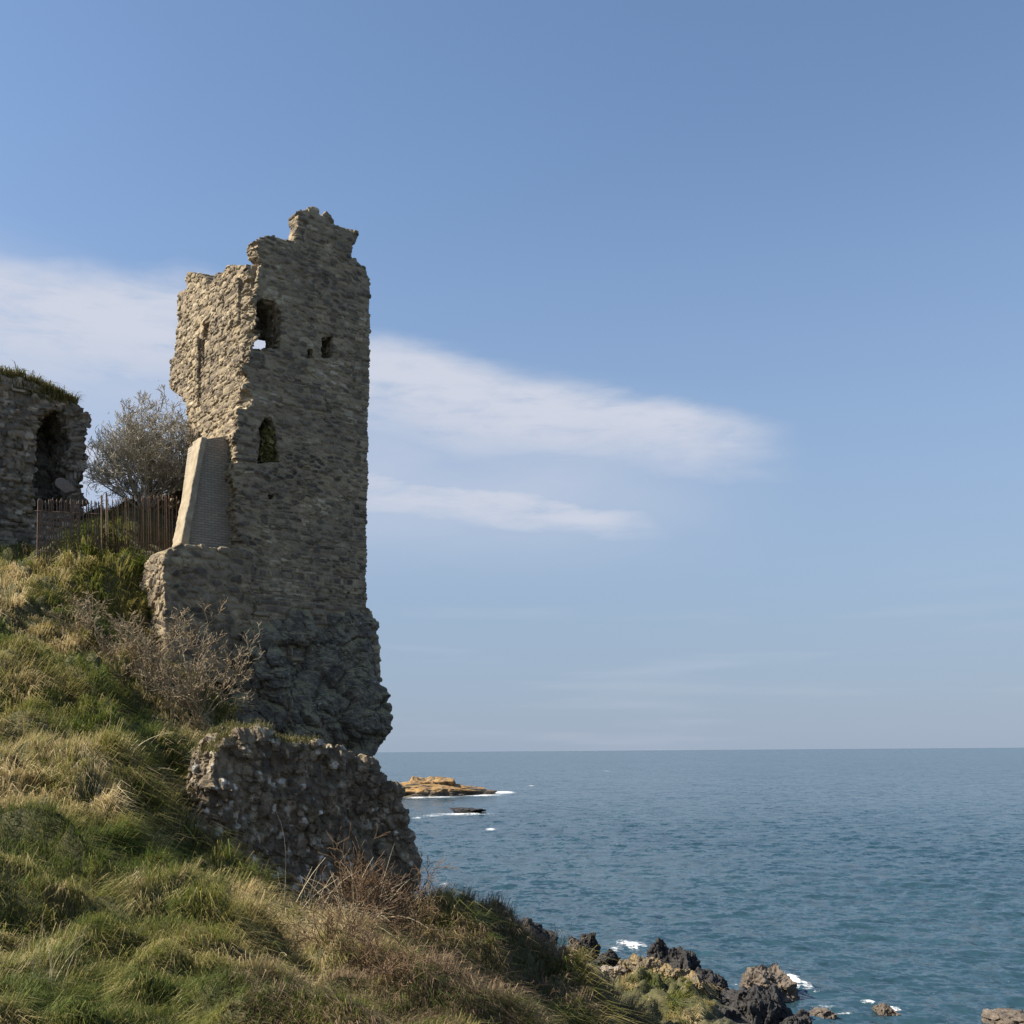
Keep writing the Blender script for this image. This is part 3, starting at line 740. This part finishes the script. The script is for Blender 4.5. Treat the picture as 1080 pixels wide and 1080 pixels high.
V1 = V1 + N * (0.03 * sstep(d2 - d1, 0.05, 0.4) * (i1_ > 0.45))[:, None]
a1['tint'] = np.clip(a1['tint'] * 0.7 + 0.05 + 0.5 * (i2_ - 0.4) * (i1_ > 0.45) + 0.35 * (i2_ > 0.88), 0, 1)
rock = empty('rock_outcrop', CB, TH)
tag(rock, 'big dark pebbly rock outcrop with a grass fringe below the tower', 'rock outcrop')
mesh_obj('rock_face', V1, Q, M_CONG, rock, a1)

# ---- blades of grass, shared by hillside, turf caps
def blades(P, D, L, Wd, tint, rng, stand=0.7, droop=0.5):
    """P (n,3) roots, D (n,2) lean direction, L length, Wd width -> verts, faces, tint per vertex"""
    n = len(P); h = rng.uniform(0.65, 1.15, n) * stand
    D3 = np.concatenate([D, np.zeros((n, 1))], 1); Up = np.array((0, 0, 1.0))
    side = np.stack([-D[:, 1], D[:, 0], np.zeros(n)], 1)
    tw = rng.normal(0, 0.45, n)[:, None]; side = side * np.cos(tw) + D3 * np.sin(tw)
    m = P + D3 * (L * 0.30)[:, None] + Up * (L * h * 0.62)[:, None]
    t = P + D3 * (L * 0.78)[:, None] + Up * (L * h * (0.62 + 0.22 - droop * rng.uniform(0.2, 1.0, n)))[:, None]
    hw = (Wd * 0.5)[:, None]
    V = np.stack([P - side * hw, P + side * hw, m + side * hw * 0.8, m - side * hw * 0.8, t], 1).reshape(-1, 3)
    b = np.arange(n)[:, None] * 5
    return V, [b + np.array([0, 1, 2, 3]), b + np.array([3, 2, 4])], np.repeat(tint, 5)

rng = np.random.default_rng(11)
# turf caps on the outcrop (a part of it)
def turf_cap(V, Q, mask, n, L, Wd, parent, seed, name='turf_cap', mat=None):
    r = np.random.default_rng(seed); idx = np.flatnonzero(mask)
    pick = r.choice(idx, n); P = V[pick] + r.normal(0, 0.03, (n, 3))
    an = r.uniform(0, 6.28, n); D = np.stack([np.cos(an), np.sin(an)], 1) * r.uniform(0.4, 1, (n, 1))
    Vt, Ft, tt = blades(P, D, r.uniform(0.6, 1.3, n) * L, np.full(n, Wd), np.clip(0.55 + r.normal(0, 0.25, n), 0, 1), r, 0.8, 0.7)
    return mesh_obj(name, Vt, Ft, mat or M_TURF, parent, {'tint': tt})
N = vnormals(V1, Q)
sU = on_front(222, 790, CB)[0]; sV = on_front(330, 790, CB)[0]
turf_cap(V1, Q, (N[:, 2] > 0.45) & (V1[:, 0] < sV) & (V1[:, 2] > on_front(240, 800, CB)[1]), 9000, 0.17, 0.014, rock, 5)

# ---- ruined wall with an arched doorway, far left
CR = at(-60, 585, 36.6)
ruin = empty('castle_ruin', CR, TH)
tag(ruin, 'low ruined castle wall with a dark arched doorway and grass growing on top', 'ruin')
def fr2(*pts): return [on_front(u, v, CR) for u, v in pts]
sR = on_front(97, 480, CR)[0]
g = Grid(-1.0, sR + 0.6, -0.5, 3.6, -2.5, 8.2, 0.06)
pl = g.front(fr2((-75, 640), (-75, 412), (-40, 397), (0, 395), (15, 396), (34, 401), (54, 410), (70, 421), (80, 426), (84, 434), (92, 436), (97, 443), (92, 452), (90, 468), (91, 490), (88, 505), (86, 516), (87, 560), (88, 640)))
door = mx(g.front(fr2((35, 540), (37, 470), (43, 444), (55, 431), (66, 435), (73, 456), (75, 500), (75, 540))), slab(g.D, -2, 2.4))
V, Q = nets(mx(pl, slab(g.D, 0, 3.2), -door), g.o, g.h)
V = V + np.stack([fbm(V * 1.2, 3, 91), fbm(V * 1.2 + 7, 3, 92), fbm(V * 1.2 + 13, 3, 93)], 1) * 0.22
V, at_ = stonework(V, Q, (0.40, 0.40, 0.17), 94, relief=0.07, step=0.08, rough=0.05, coursed=-0.1)
mesh_obj('wall', V, Q, M_RUIN, ruin, at_)
N = vnormals(V, Q)
turf_cap(V, Q, (N[:, 2] > 0.2) & (V[:, 2] > on_front(50, 425, CR)[1]) & (V[:, 0] < on_front(82, 425, CR)[0]), 17000, 0.55, 0.035, ruin, 6)

# ------------------------------------------------------------------ rocks of the shore
def rock_at(name, u, vbase, Y, wpx, hpx, depth, seed, mat, label, cat='rock', group=None, sink=0.35, **kw):
    """a rock whose foot shows at (u, vbase) at distance Y, wpx by hpx photo pixels large"""
    w_, h_ = wpx / F * Y, hpx / F * Y
    V = rock_mesh((w_, depth, h_ * 1.5), seed, hi=wpx > 14, **kw)
    p = at(u, vbase, Y)
    top = np.percentile(V[:, 2], 99.5)
    V[:, 2] += h_ - top
    o = mesh_obj(name, V, ICO_F if wpx > 14 else ICO4_F, mat)
    o.location = p
    return tag(o, label, cat, group)
def sea_Y(v): return H * F / (v - V0)

rock_at('islet', 458, 838, sea_Y(838), 92, 14, 24, 3, M_ISLET, 'orange lichened rocky islet in the sea behind the outcrop', 'islet', cuts=6, amp=0.26, fine=0.035)
rock_at('islet_rock', 446, 837, sea_Y(837.5), 52, 18, 18, 19, M_ISLET, 'rounded ochre hump forming the highest part of the orange islet', 'rock', cuts=8, amp=0.24, fine=0.035)
rock_at('islet_reef', 503, 838, sea_Y(838), 28, 6, 10, 23, M_SHORE_DARK, 'low dark reef running out from the right end of the orange islet', 'rock')
rock_at('skerry', 492, 857, sea_Y(857), 30, 5, 8, 8, M_SHORE_DARK, 'flat black skerry awash in front of the orange islet', 'skerry', amp=0.35)

DG = 'black rocks along the shore'
for k, (u, vb, Y, wd, hg, dp, mat, lab) in enumerate([
    (556, 995, 60, 46, 28, 3.0, 'd', 'low black shore rock directly beyond the grassy crest, leftmost of the shore rocks'),
    (578, 1004, 60, 26, 22, 2.0, 'd', 'black rounded rock right of the leftmost low shore rock'),
    (596, 1012, 61, 18, 14, 1.4, 'd', 'small dark rock between the grassy crest and the upright black rock'),
    (619, 1006, 63, 24, 24, 2.0, 'd', 'black blocky rock standing against the water left of the small foam patch'),
    (612, 1022, 58, 16, 34, 1.2, 'd', 'narrow upright black rock in front of the blocky one'),
    (641, 1014, 62, 26, 14, 2.0, 'd', 'low black rock at the water edge beneath the foam patch'),
    (696, 1028, 60, 34, 38, 2.6, 'd', 'pointed black rock rising behind the ochre boulder'),
    (716, 1035, 59, 40, 36, 3.0, 'd', 'broad black rock forming the shoulder of the dark ridge'),
    (742, 1058, 56, 46, 36, 3.0, 'd', 'black ridge rock behind the lit grassy knoll'),
    (776, 1076, 54, 50, 34, 3.0, 'd', 'dark sloping rock in the middle of the black ridge'),
    (808, 1086, 53, 50, 46, 3.0, 'd', 'large black rock just in front of the brown sea rock'),
    (838, 1092, 52, 44, 28, 2.5, 'd', 'lowest black rock of the ridge at the bottom edge'),
    (757, 1090, 52, 50, 30, 3.0, 'd', 'dark rock at the foot of the grassy knoll by the bottom edge'),
    (812, 1050, sea_Y(1050), 58, 32, 3.5, 'b', 'brown slanting rock standing in the sea with foam beside it'),
    (867, 1074, sea_Y(1074), 30, 11, 2.0, 'b', 'low brown rock awash beside the end of the black ridge'),
    (936, 1070, sea_Y(1070), 22, 12, 1.6, 'b', 'small lone brown rock in the sea with a foam streak'),
    (1060, 1088, sea_Y(1084), 52, 20, 2.8, 'b', 'rounded brown rock at the bottom right corner of the sea'),
    (683, 1032, 56, 38, 26, 2.4, 'o', 'ochre lichened boulder left of the pointed black rock'),
    (711, 1036, 56, 26, 18, 2.0, 'o', 'ochre tinted rock wedged below the broad black shoulder'),
    (734, 1048, 54, 24, 22, 2.0, 'o', 'grey and ochre rock on the shoulder of the dark ridge beside the knoll'),
    (656, 1024, 57, 18, 12, 1.4, 'o', 'small orange topped boulder among the pale stones')]):
    mat = {'d': M_SHORE_DARK, 'b': M_SHORE_BROWN, 'o': M_SHORE_OCHRE}[mat]
    rock_at('shore_rock', u, vb, Y, wd, hg, dp, 100 + 7 * k, mat, lab, 'rock', cuts=16, amp=0.26, fine=0.09, tilt=(0.35 if k in (13,) else -0.25 if k in (9, 10, 11) else 0))
r = np.random.default_rng(77)
for k in range(46):
    u = r.uniform(612, 692); Y = r.uniform(54, 60); v = 1017 + (u - 612) * 0.13 + r.uniform(-6, 10)
    s = r.uniform(4, 11)
    rock_at('beach_stone', u, v + s * 0.5, Y, s, s * r.uniform(0.5, 0.8), s * 0.05, 300 + k, M_SHORE_PALE if r.random() < 0.75 else M_SHORE_BROWN,
            'pale stone in the patch of loose beach stones beyond the shaded slope', 'stone', 'pale beach stones', cuts=8, amp=0.15)

# ------------------------------------------------------------------ bare trees and shrubs
def branchy(seed, base, n_stems, length, radius, levels, spread, per=(3, 5), up=0.25, shrink=0.62, lean=(0, 0), segn=4, wob=0.22, rmin=0.004):
    r = np.random.default_rng(seed); thick, thin, tips = [], [], []
    stack = []
    for k in range(n_stems):
        a = r.uniform(0, 6.28); s = r.uniform(0.2, 1) * spread
        d = np.array((math.cos(a) * s + lean[0], math.sin(a) * s + lean[1], 1.0)); d /= np.linalg.norm(d)
        stack.append((np.array(base) + r.normal(0, 0.06, 3) * (1, 1, 0), d, length * r.uniform(0.7, 1.1), radius * r.uniform(0.7, 1.1), 0))
    while stack:
        p, d, L, rad, lv = stack.pop()
        sl = L / segn; pts = [p]; dirs = [d]
        for k in range(segn):
            d = d + r.normal(0, wob, 3) + np.array((0, 0, up * 0.25)); d /= np.linalg.norm(d)
            p = p + d * sl; pts.append(p); dirs.append(d)
        for k in range(segn):
            r0 = max(rmin, rad * (1 - 0.6 * k / segn)); r1 = max(rmin, rad * (1 - 0.6 * (k + 1) / segn))
            (thick if lv < 2 else thin).append((*pts[k], *pts[k + 1], r0, r1))
        if lv + 1 < levels:
            for k in range(r.integers(per[0], per[1] + 1)):
                j = r.integers(1, segn + 1); t = r.normal(0, 1, 3); t -= t @ dirs[j] * dirs[j]; t /= np.linalg.norm(t)
                nd = dirs[j] * 0.75 + t * r.uniform(0.45, 0.9) + np.array((0, 0, up)); nd /= np.linalg.norm(nd)
                stack.append((pts[j], nd, L * shrink * r.uniform(0.75, 1.15), max(rmin, rad * 0.5), lv + 1))
        else: tips.append(pts[-1]); tips.append(pts[-2])
    return np.array(thick), np.array(thin), np.array(tips)

def bush(name, base, label, cat, seed, mats, buds=None, parts=('stems', 'twigs'), group=None, sides=4, dome=None, **kw):
    base = np.asarray(base, float); t = empty(name, base)
    tag(t, label, cat, group)
    th, tn, tips = branchy(seed, (0, 0, -0.15), **kw)
    if dome:                                     # wind-clipped crown: nothing grows past the dome
        inside = lambda P: (((P[:, 0] - dome[2] * P[:, 2]) / dome[0]) ** 2 + (P[:, 1] / dome[0]) ** 2 + (P[:, 2] / dome[1]) ** 2) < 1 + 0.10 * fbm(P * 1.5, 2, seed)
        th = th[inside(th[:, 3:6])]; tn = tn[inside(tn[:, 3:6])]; tips = tips[inside(tips)]
    mesh_obj(parts[0], *tubes(th, sides), mats[0], t)
    tw = mesh_obj(parts[1], *tubes(tn, 3), mats[1], t)
    if buds:
        r = np.random.default_rng(seed + 1); n = int(len(tips) * buds[1]); P = tips[r.integers(0, len(tips), n)] + r.normal(0, buds[3], (n, 3))
        a = r.normal(0, 1, (n, 3)); b = r.normal(0, 1, (n, 3)); s = buds[2]
        a *= s / np.linalg.norm(a, axis=1)[:, None]; b *= s / np.linalg.norm(b, axis=1)[:, None]
        Vb = np.stack([P - a, P + b * 0.6, P + a, P - b * 0.6], 1).reshape(-1, 3)
        mesh_obj(buds[4], Vb, np.arange(4 * n).reshape(-1, 4), buds[0], t, {'tint': np.repeat(r.random(n), 4)})
    return t
def on_ground(u, v, Y):
    p = at(u, v, Y); p[2] = float(gz(p[0], p[1])); return p

bush('bare_tree', on_ground(152, 534, 39.6), 'bare grey multi stemmed tree behind the fence between ruin and tower', 'tree', 15, (M_GREYTWIG, M_GREYTWIG), (M_BUD, 0.08, 0.026, 0.10, 'leaf_buds'),
     ('trunk', 'crown'), dome=(2.55, 4.5, 0.14), n_stems=30, length=2.5, radius=0.045, levels=6, spread=0.95, per=(3, 4), up=0.13, shrink=0.62, lean=(0.1, 0), rmin=0.009, wob=0.15)
bush('scrub', on_ground(104, 540, 41.6), 'dark low scrub between the ruin and the bare tree behind the railing', 'scrub', 25, (M_BARK, M_BARK), (M_TURF, 0.5, 0.04, 0.10, 'leaves'),
     n_stems=18, length=1.0, radius=0.02, levels=4, spread=1.3, per=(3, 5), up=0.1, rmin=0.008)
SG = 'bare shrubs on the slope under the tower'
bush('bare_shrub', on_ground(108, 715, 30.4), 'bare grey twigged shrub at the left end of the thicket beside the white blossom', 'shrub', 7, (M_TWIG, M_TWIG), group=SG,
     n_stems=12, length=1.4, radius=0.028, levels=5, spread=1.5, per=(3, 4), up=0.12, shrink=0.6, lean=(-0.1, -0.2), rmin=0.0075)
bush('bare_shrub', on_ground(150, 740, 29.6), 'bare pale twigged shrub below the footing wall in the middle of the thicket', 'shrub', 8, (M_TWIG, M_TWIG), group=SG,
     n_stems=13, length=1.75, radius=0.032, levels=5, spread=1.3, per=(3, 4), up=0.12, shrink=0.6, lean=(-0.15, -0.2), rmin=0.0075)
bush('bare_shrub', on_ground(212, 768, 29.2), 'bare pale twigged shrub at the foot of the crag, upright and narrower', 'shrub', 9, (M_TWIG, M_TWIG), group=SG,
     n_stems=10, length=1.85, radius=0.028, levels=5, spread=0.8, per=(3, 4), up=0.2, shrink=0.6, lean=(-0.1, -0.1), rmin=0.0075)
bush('blossom_shrub', on_ground(95, 665, 31.5), 'small shrub with whitish blossom beside the dark hollow under the fence', 'shrub', 10, (M_BARK, M_BARK), (M_BLOSSOM, 1.5, 0.035, 0.12, 'blossom'),
     n_stems=4, length=0.55, radius=0.015, levels=3, spread=0.5, per=(3, 4), up=0.2, rmin=0.006)
bush('red_shrub', on_ground(402, 1003, 19.0), 'dense reddish brown leafless shrub against the right of the rock outcrop', 'shrub', 12, (M_REDTWIG, M_REDTWIG),
     n_stems=22, length=1.45, radius=0.015, levels=4, spread=0.5, per=(3, 5), up=0.15, shrink=0.62, rmin=0.0045)
bush('red_shrub', on_ground(435, 1020, 17.5), 'lower reddish brown leafless shrub spreading over the shaded bank right of the outcrop', 'shrub', 13, (M_REDTWIG, M_REDTWIG),
     n_stems=18, length=0.9, radius=0.012, levels=4, spread=0.9, per=(3, 5), up=0.1, shrink=0.62, rmin=0.0045)
BG = 'brown brambles on the near bank'
for k, (u, v, Y, L) in enumerate([(300, 1050, 10.5, .5), (350, 1040, 11.5, .5), (400, 1050, 11.2, .5), (450, 1050, 12.5, .5), (500, 1065, 13.5, .55), (540, 1075, 13.2, .5), (330, 1080, 9.3, .45), (420, 1085, 9.8, .45), (480, 1085, 10.8, .45),
                                  (470, 1010, 17, .6), (520, 1020, 18.5, .65), (560, 1030, 20, .6), (600, 1050, 22, .6), (520, 985, 23, .5), (580, 1070, 17, .55)]):
    bush('bramble', on_ground(u, v, Y), 'leafless brown bramble tangle among the dry grass at the foot of the slope', 'bramble', 40 + k, (M_REDTWIG, M_REDTWIG if k % 3 else M_TWIG), group=BG,
         n_stems=18, length=L, radius=0.007, levels=3, spread=1.2, per=(3, 5), up=0.05, shrink=0.6, wob=0.3, rmin=0.0028 if Y < 15 else 0.004)

def stalks(name, label, pts, L, rad, seed, mat, lean, cat='stalks', spread=0.5):
    """arching dead stems springing from a clump"""
    r = np.random.default_rng(seed); segs = []
    t = empty(name, pts[0]); tag(t, label, cat)
    for p in pts:
        p = np.array(p) - pts[0]; a = r.uniform(0, 6.28)
        d = np.array((lean[0] + r.normal(0, spread), lean[1] + r.normal(0, spread), 1.0)); d /= np.linalg.norm(d); n = 7; l = L * r.uniform(0.6, 1.2) / n
        bend = np.array((lean[0] * 0.18 + r.normal(0, 0.06), lean[1] * 0.18 + r.normal(0, 0.06), -0.12 * r.uniform(0, 2)))
        for k in range(n):
            q = p + d * l; segs.append((*p, *q, rad * (1 - k / n * 0.7), rad * (1 - (k + 1) / n * 0.7))); p = q
            d = d + bend + r.normal(0, 0.05, 3); d /= np.linalg.norm(d)
    if len(pts) <= 12:
        for k in range(len(pts)): mesh_obj('stem', *tubes(np.array(segs[k * 7:k * 7 + 7]), 3), mat, t)
    else: mesh_obj('stems', *tubes(np.array(segs), 3), mat, t)
    return t
r = np.random.default_rng(3)
stalks('dead_stalks', 'pale arching dead stalks fanning out below the rock outcrop', [on_ground(u, v, 18.3) for u, v in zip(r.uniform(310, 395, 95), r.uniform(985, 1000, 95))], 1.35, 0.0075, 4, M_STRAW, (0.1, 0.0), spread=0.5)
stalks('tall_stalk', 'tall lone pale stalks in front of the rock outcrop', [on_ground(u, 975, 17.5) for u in (298, 302, 306)], 1.7, 0.009, 8, M_STRAW, (0.28, 0.0), spread=0.1)
stalks('dead_stalks', 'thin dead stalks standing in the grass near the left edge', [on_ground(u, 1030, 8.3) for u in r.uniform(15, 75, 12)], 0.62, 0.0028, 14, M_STRAW, (0.05, 0.0), spread=0.18)
stalks('dead_stalks', 'pale dead stalks on the slope below the bare shrubs', [on_ground(u, v, Y) for u, v, Y in ((120, 800, 21), (128, 803, 21), (135, 815, 20.5), (150, 830, 20.5), (158, 832, 20.5), (110, 790, 22), (140, 790, 22), (145, 780, 23))], 1.0, 0.010, 15, M_STRAW, (0.2, 0.0), spread=0.5)

# plant in the lower window, plants on the wall head
pz = on_front(283, 488, CT, 0.35); pw = CT + FS * pz[0] + FD * 0.35 + np.array((0, 0, pz[1]))
t = empty('window_plant', pw, TH); tag(t, 'yellowish plant growing in the lower window hole of the tower', 'plant')
r = np.random.default_rng(61); n = 900
P = np.stack([r.normal(0, 0.13, n), r.normal(0, 0.10, n), r.uniform(0, 1, n) ** 0.8 * 1.15], 1); P[:, 0] *= 1.3 - P[:, 2] * 0.7
a = r.normal(0, 0.045, (n, 3)); b = r.normal(0, 0.045, (n, 3))
mesh_obj('leaves', np.stack([P - a, P + b, P + a, P - b], 1).reshape(-1, 3), np.arange(4 * n).reshape(-1, 4), M_IVY, t, {'tint': np.repeat(r.random(n), 4)})
mesh_obj('stem', *tubes([(0, 0, -0.1, 0.03, 0, 0.5, .02, .015), (0.03, 0, 0.5, -0.02, 0, 1.0, .015, .006)], 4), M_BARK, t)

# leaning slab in the arched doorway
ps = at(70, 514, 38.6)
bmS = rock_mesh((0.7, 0.3, 0.4), 5, cuts=5, amp=0.06, fine=0.02, hi=False)
o = mesh_obj('fallen_slab', np.clip(bmS, (-0.5, -.14, -.2), (0.5, .14, .2)), ICO4_F, M_SLAB); o.location = ps; o.rotation_euler = (0, R(38), R(20))
tag(o, 'pinkish grey stone slab leaning in the arched doorway of the ruin', 'stone slab')

# low rubble wall behind the bare tree
Cw = at(140, 560, 42.0)
g = Grid(-0.4, 3.6, -0.3, 1.0, -1.0, 3.2, 0.06)
pl = g.front([(0, -1), (0, 1.1), (0.6, 1.5), (1.3, 1.5), (1.7, 2.3), (2.5, 2.6), (3.2, 2.3), (3.2, -1)])
V, Q = nets(mx(pl, slab(g.D, 0, 0.7)), g.o, g.h)
V, at_ = stonework(V, Q, (0.42, 0.42, 0.22), 144, relief=0.12, step=0.08, rough=0.05)
o = mesh_obj('rubble_wall', V, Q, M_TOWER, None, at_); o.location = Cw; o.rotation_euler = (0, 0, R(5))
tag(o, 'low rubble wall half hidden behind the bare tree', 'wall')

# ------------------------------------------------------------------ iron railings
def railing(name, label, p0, p1, n, hgt, seed, post_at=(0, 1), bar_r=0.021):
    r = np.random.default_rng(seed); p0 = np.array(p0); p1 = np.array(p1)
    t = empty(name, p0); tag(t, label, 'fence', 'iron railings in front of the ruin')
    d = p1 - p0
    for q in (0.2, 0.84):
        a, b = np.array((0, 0, hgt * q)), d + (0, 0, hgt * q)
        mesh_obj('rail', *tubes([(*a, *b, 0.011, 0.011)], 4), M_IRON, t)
    for q in post_at:
        a = d * q; h = hgt * 1.12
        mesh_obj('post', *tubes([(*(a + (0, -0.03, -0.3)), *(a + (0, -0.03, h)), 0.03, 0.03), (*(a + (0, -0.03, h)), *(a + (0, -0.03, h + 0.06)), 0.035, 0.01)], 6), M_IRON, t)
    for k in range(n):
        q = (k + 0.5) / n; a = d * q + np.array((0, 0.03, 0)); lx = r.normal(0, 0.03)
        h = hgt * r.uniform(0.97, 1.03)
        b = a + (lx, 0, h)
        mesh_obj('bar', *tubes([(*(a - (0, 0, 0.25)), *b, bar_r, bar_r), (*b, *(b + (0, 0, 0.09)), bar_r * 1.5, 0.003)], 4), M_IRON, t)
    return t
railing('iron_fence', 'rusty iron railing panel standing before the arched doorway', at(37, 594, 35.2), at(108, 597, 35.6), 27, 2.1, 3, post_at=(1,))
railing('iron_fence', 'darker iron railing run between the bare tree and the buttress', at(113, 588, 36.2), at(186, 582, 37.0), 26, 1.95, 4, post_at=(0,), bar_r=0.017)

# ------------------------------------------------------------------ the grass (uncountable)
def scatter(n, seed, ymin, ymax, umin, umax):
    r = np.random.default_rng(seed)
    Y = ymin * (ymax / ymin) ** r.random(n); u = r.uniform(umin, umax, n)
    return (u - U0) / F * Y, Y, r
def grass_layer(name, label, n_tuft, per, seed, ymin, ymax, umin, umax, mask, tint0, Lr, stand, mat):
    x, y, r = scatter(n_tuft, seed, ymin, ymax, umin, umax)
    z = gz(x, y); keep = mask(x, y, z, r); x, y, z = x[keep], y[keep], z[keep]
    p = np.stack([x, y, x * 0], 1)
    ang = R(-35) + 3.4 * fbm(p * 0.45, 3, seed + 5) + r.normal(0, 0.22, len(x))
    # lie downhill
    e = 0.25; gxx = (gz(x + e, y) - gz(x - e, y)) / (2 * e); gyy = (gz(x, y + e) - gz(x, y - e)) / (2 * e)
    D = np.stack([np.cos(ang), np.sin(ang)], 1) * 0.8 - np.stack([gxx, gyy], 1) * 0.7
    D /= np.maximum(np.linalg.norm(D, axis=1), 0.3)[:, None]
    tint = tint0(x, y, z, p, r)
    L = r.uniform(*Lr, len(x)) * np.clip(y / 14, 0.7, 1.25) * (0.75 + 0.5 * (fbm(p * 0.5, 2, seed + 9) + 0.5))
    k = np.repeat(np.arange(len(x)), per); m = len(k)
    rad = 0.05 + 0.005 * y[k]
    px_ = x[k] + r.normal(0, 1, m) * rad; py_ = y[k] + r.normal(0, 1, m) * rad
    P = np.stack([px_, py_, gz(px_, py_) - 0.03], 1)
    a = r.normal(0, 0.33, m); c, s = np.cos(a), np.sin(a)
    Dk = np.stack([D[k, 0] * c - D[k, 1] * s, D[k, 0] * s + D[k, 1] * c], 1) * r.uniform(0.5, 1.15, (m, 1))
    wd = np.maximum(0.0050, 0.00055 * y[k]) * r.uniform(0.7, 1.3, m)
    Vt, Ft, tt = blades(P, Dk, L[k] * r.uniform(0.6, 1.25, m), wd, np.clip(tint[k] + r.normal(0, 0.10, m), 0, 1), r, stand, 0.55)
    o = mesh_obj(name, Vt, Ft, mat, None, {'tint': tt}); tag(o, label, 'grass', kind='stuff')
    return o
CPb = CB[:2]; 
def hits_rock(x, y):
    q = np.stack([x - CB[0], y - CB[1]], 1); s = q @ FS[:2]; d = q @ FD[:2]
    q2 = np.stack([x - CT[0], y - CT[1]], 1); s2 = q2 @ FS[:2]; d2 = q2 @ FD[:2]
    return ((s > -0.3) & (s < 4.7) & (d > -0.05) & (d < 1.6)) | ((s2 > -2.3) & (s2 < 6) & (d2 > 0) & (d2 < 6))
def g_mask(x, y, z, r):
    return (~hits_rock(x, y)) & (z + 0.9 * fbm(np.stack([x, y, x * 0], 1) * 0.5, 3, 88) > 1.5)
def g_tint(x, y, z, p, r):
    t = 0.41 + 0.85 * fbm(p * 0.38 + 3, 4, 15, 0.6) + 0.30 * vnoise(p * 1.3, 16) + r.normal(0, 0.13, len(x))
    t = t + 0.06 * sstep(z, 11, 18)
    # the steep seaward bank grows rank and brownish, the knoll below is olive
    return np.clip(t, 0.02, 0.98)
grass_layer('grass', 'long tussocky green and straw coloured grass over the hillside', 92000, 9, 1, 4.5, 62, -140, 860, g_mask, g_tint, (0.12, 0.26), 0.8, M_GRASS)
def clump_layer(name, label, n_cl, per, seed, ymin, ymax, umin, umax, mask):
    x, y, r = scatter(n_cl, seed, ymin, ymax, umin, umax)
    z = gz(x, y); keep = mask(x, y, z, r); x, y, z = x[keep], y[keep], z[keep]
    p = np.stack([x, y, x * 0], 1); e = 0.4
    gr = np.stack([(gz(x + e, y) - gz(x - e, y)) / (2 * e), (gz(x, y + e) - gz(x, y - e)) / (2 * e)], 1)
    size = r.uniform(0.5, 1.15, len(x)) * np.clip(y / 13, 0.62, 1.5)
    tint = np.clip(0.48 + 0.95 * fbm(p * 0.38 + 3, 4, 15, 0.6) + r.normal(0, 0.20, len(x)), 0.1, 1)
    comb = 3.4 * fbm(p * 0.45, 3, 6) + R(-35)
    k = np.repeat(np.arange(len(x)), per); m = len(k)
    a = r.uniform(0, 6.28, m); rr = np.sqrt(r.random(m)) * 0.24 * size[k]
    px_, py_ = x[k] + np.cos(a) * rr, y[k] + np.sin(a) * rr
    D = np.stack([np.cos(a), np.sin(a)], 1) * 0.55 - gr[k] * 0.75 + np.stack([np.cos(comb), np.sin(comb)], 1)[k] * 0.45 + r.normal(0, 0.16, (m, 2))
    P = np.stack([px_, py_, gz(px_, py_) - 0.03], 1)
    wd = np.maximum(0.0048, 0.00050 * y[k]) * r.uniform(0.7, 1.3, m)
    Vt, Ft, tt = blades(P, D, size[k] * r.uniform(0.22, 0.50, m), wd, np.clip(tint[k] + r.normal(0, 0.09, m), 0, 1), r, 0.85, 0.75)
    return tag(mesh_obj(name, Vt, Ft, M_GRASS, None, {'tint': tt}), label, 'grass', kind='stuff')
clump_layer('tussock_grass', 'drooping tussocks of straw coloured and green grass on the hillside', 9600, 75, 31, 4.5, 57, -140, 800, lambda x, y, z, r: g_mask(x, y, z, r) & ((x < -2.1) | (y > 30) | (r.random(len(x)) < 0.30)))
def b_mask(x, y, z, r):
    p = np.stack([x, y, x * 0], 1); u = U0 + x / y * F
    v = V0 - (z - H) / y * F
    return (~hits_rock(x, y)) & (x > -2.6 + 0.9 * vnoise(p * 0.5, 5)) & (x < 3.6) & (y < 24) & (z > 5.5) & (r.random(len(x)) < 0.85)
grass_layer('dead_undergrowth', 'tangled brown dead undergrowth on the bank at the foot of the outcrop', 26000, 8, 2, 6, 24, 240, 720, b_mask,
            lambda x, y, z, p, r: np.clip(0.46 + 0.5 * fbm(p * 0.6, 3, 25) + r.normal(0, 0.18, len(x)), 0, 1), (0.22, 0.42), 1.0, M_BROWNGRASS)
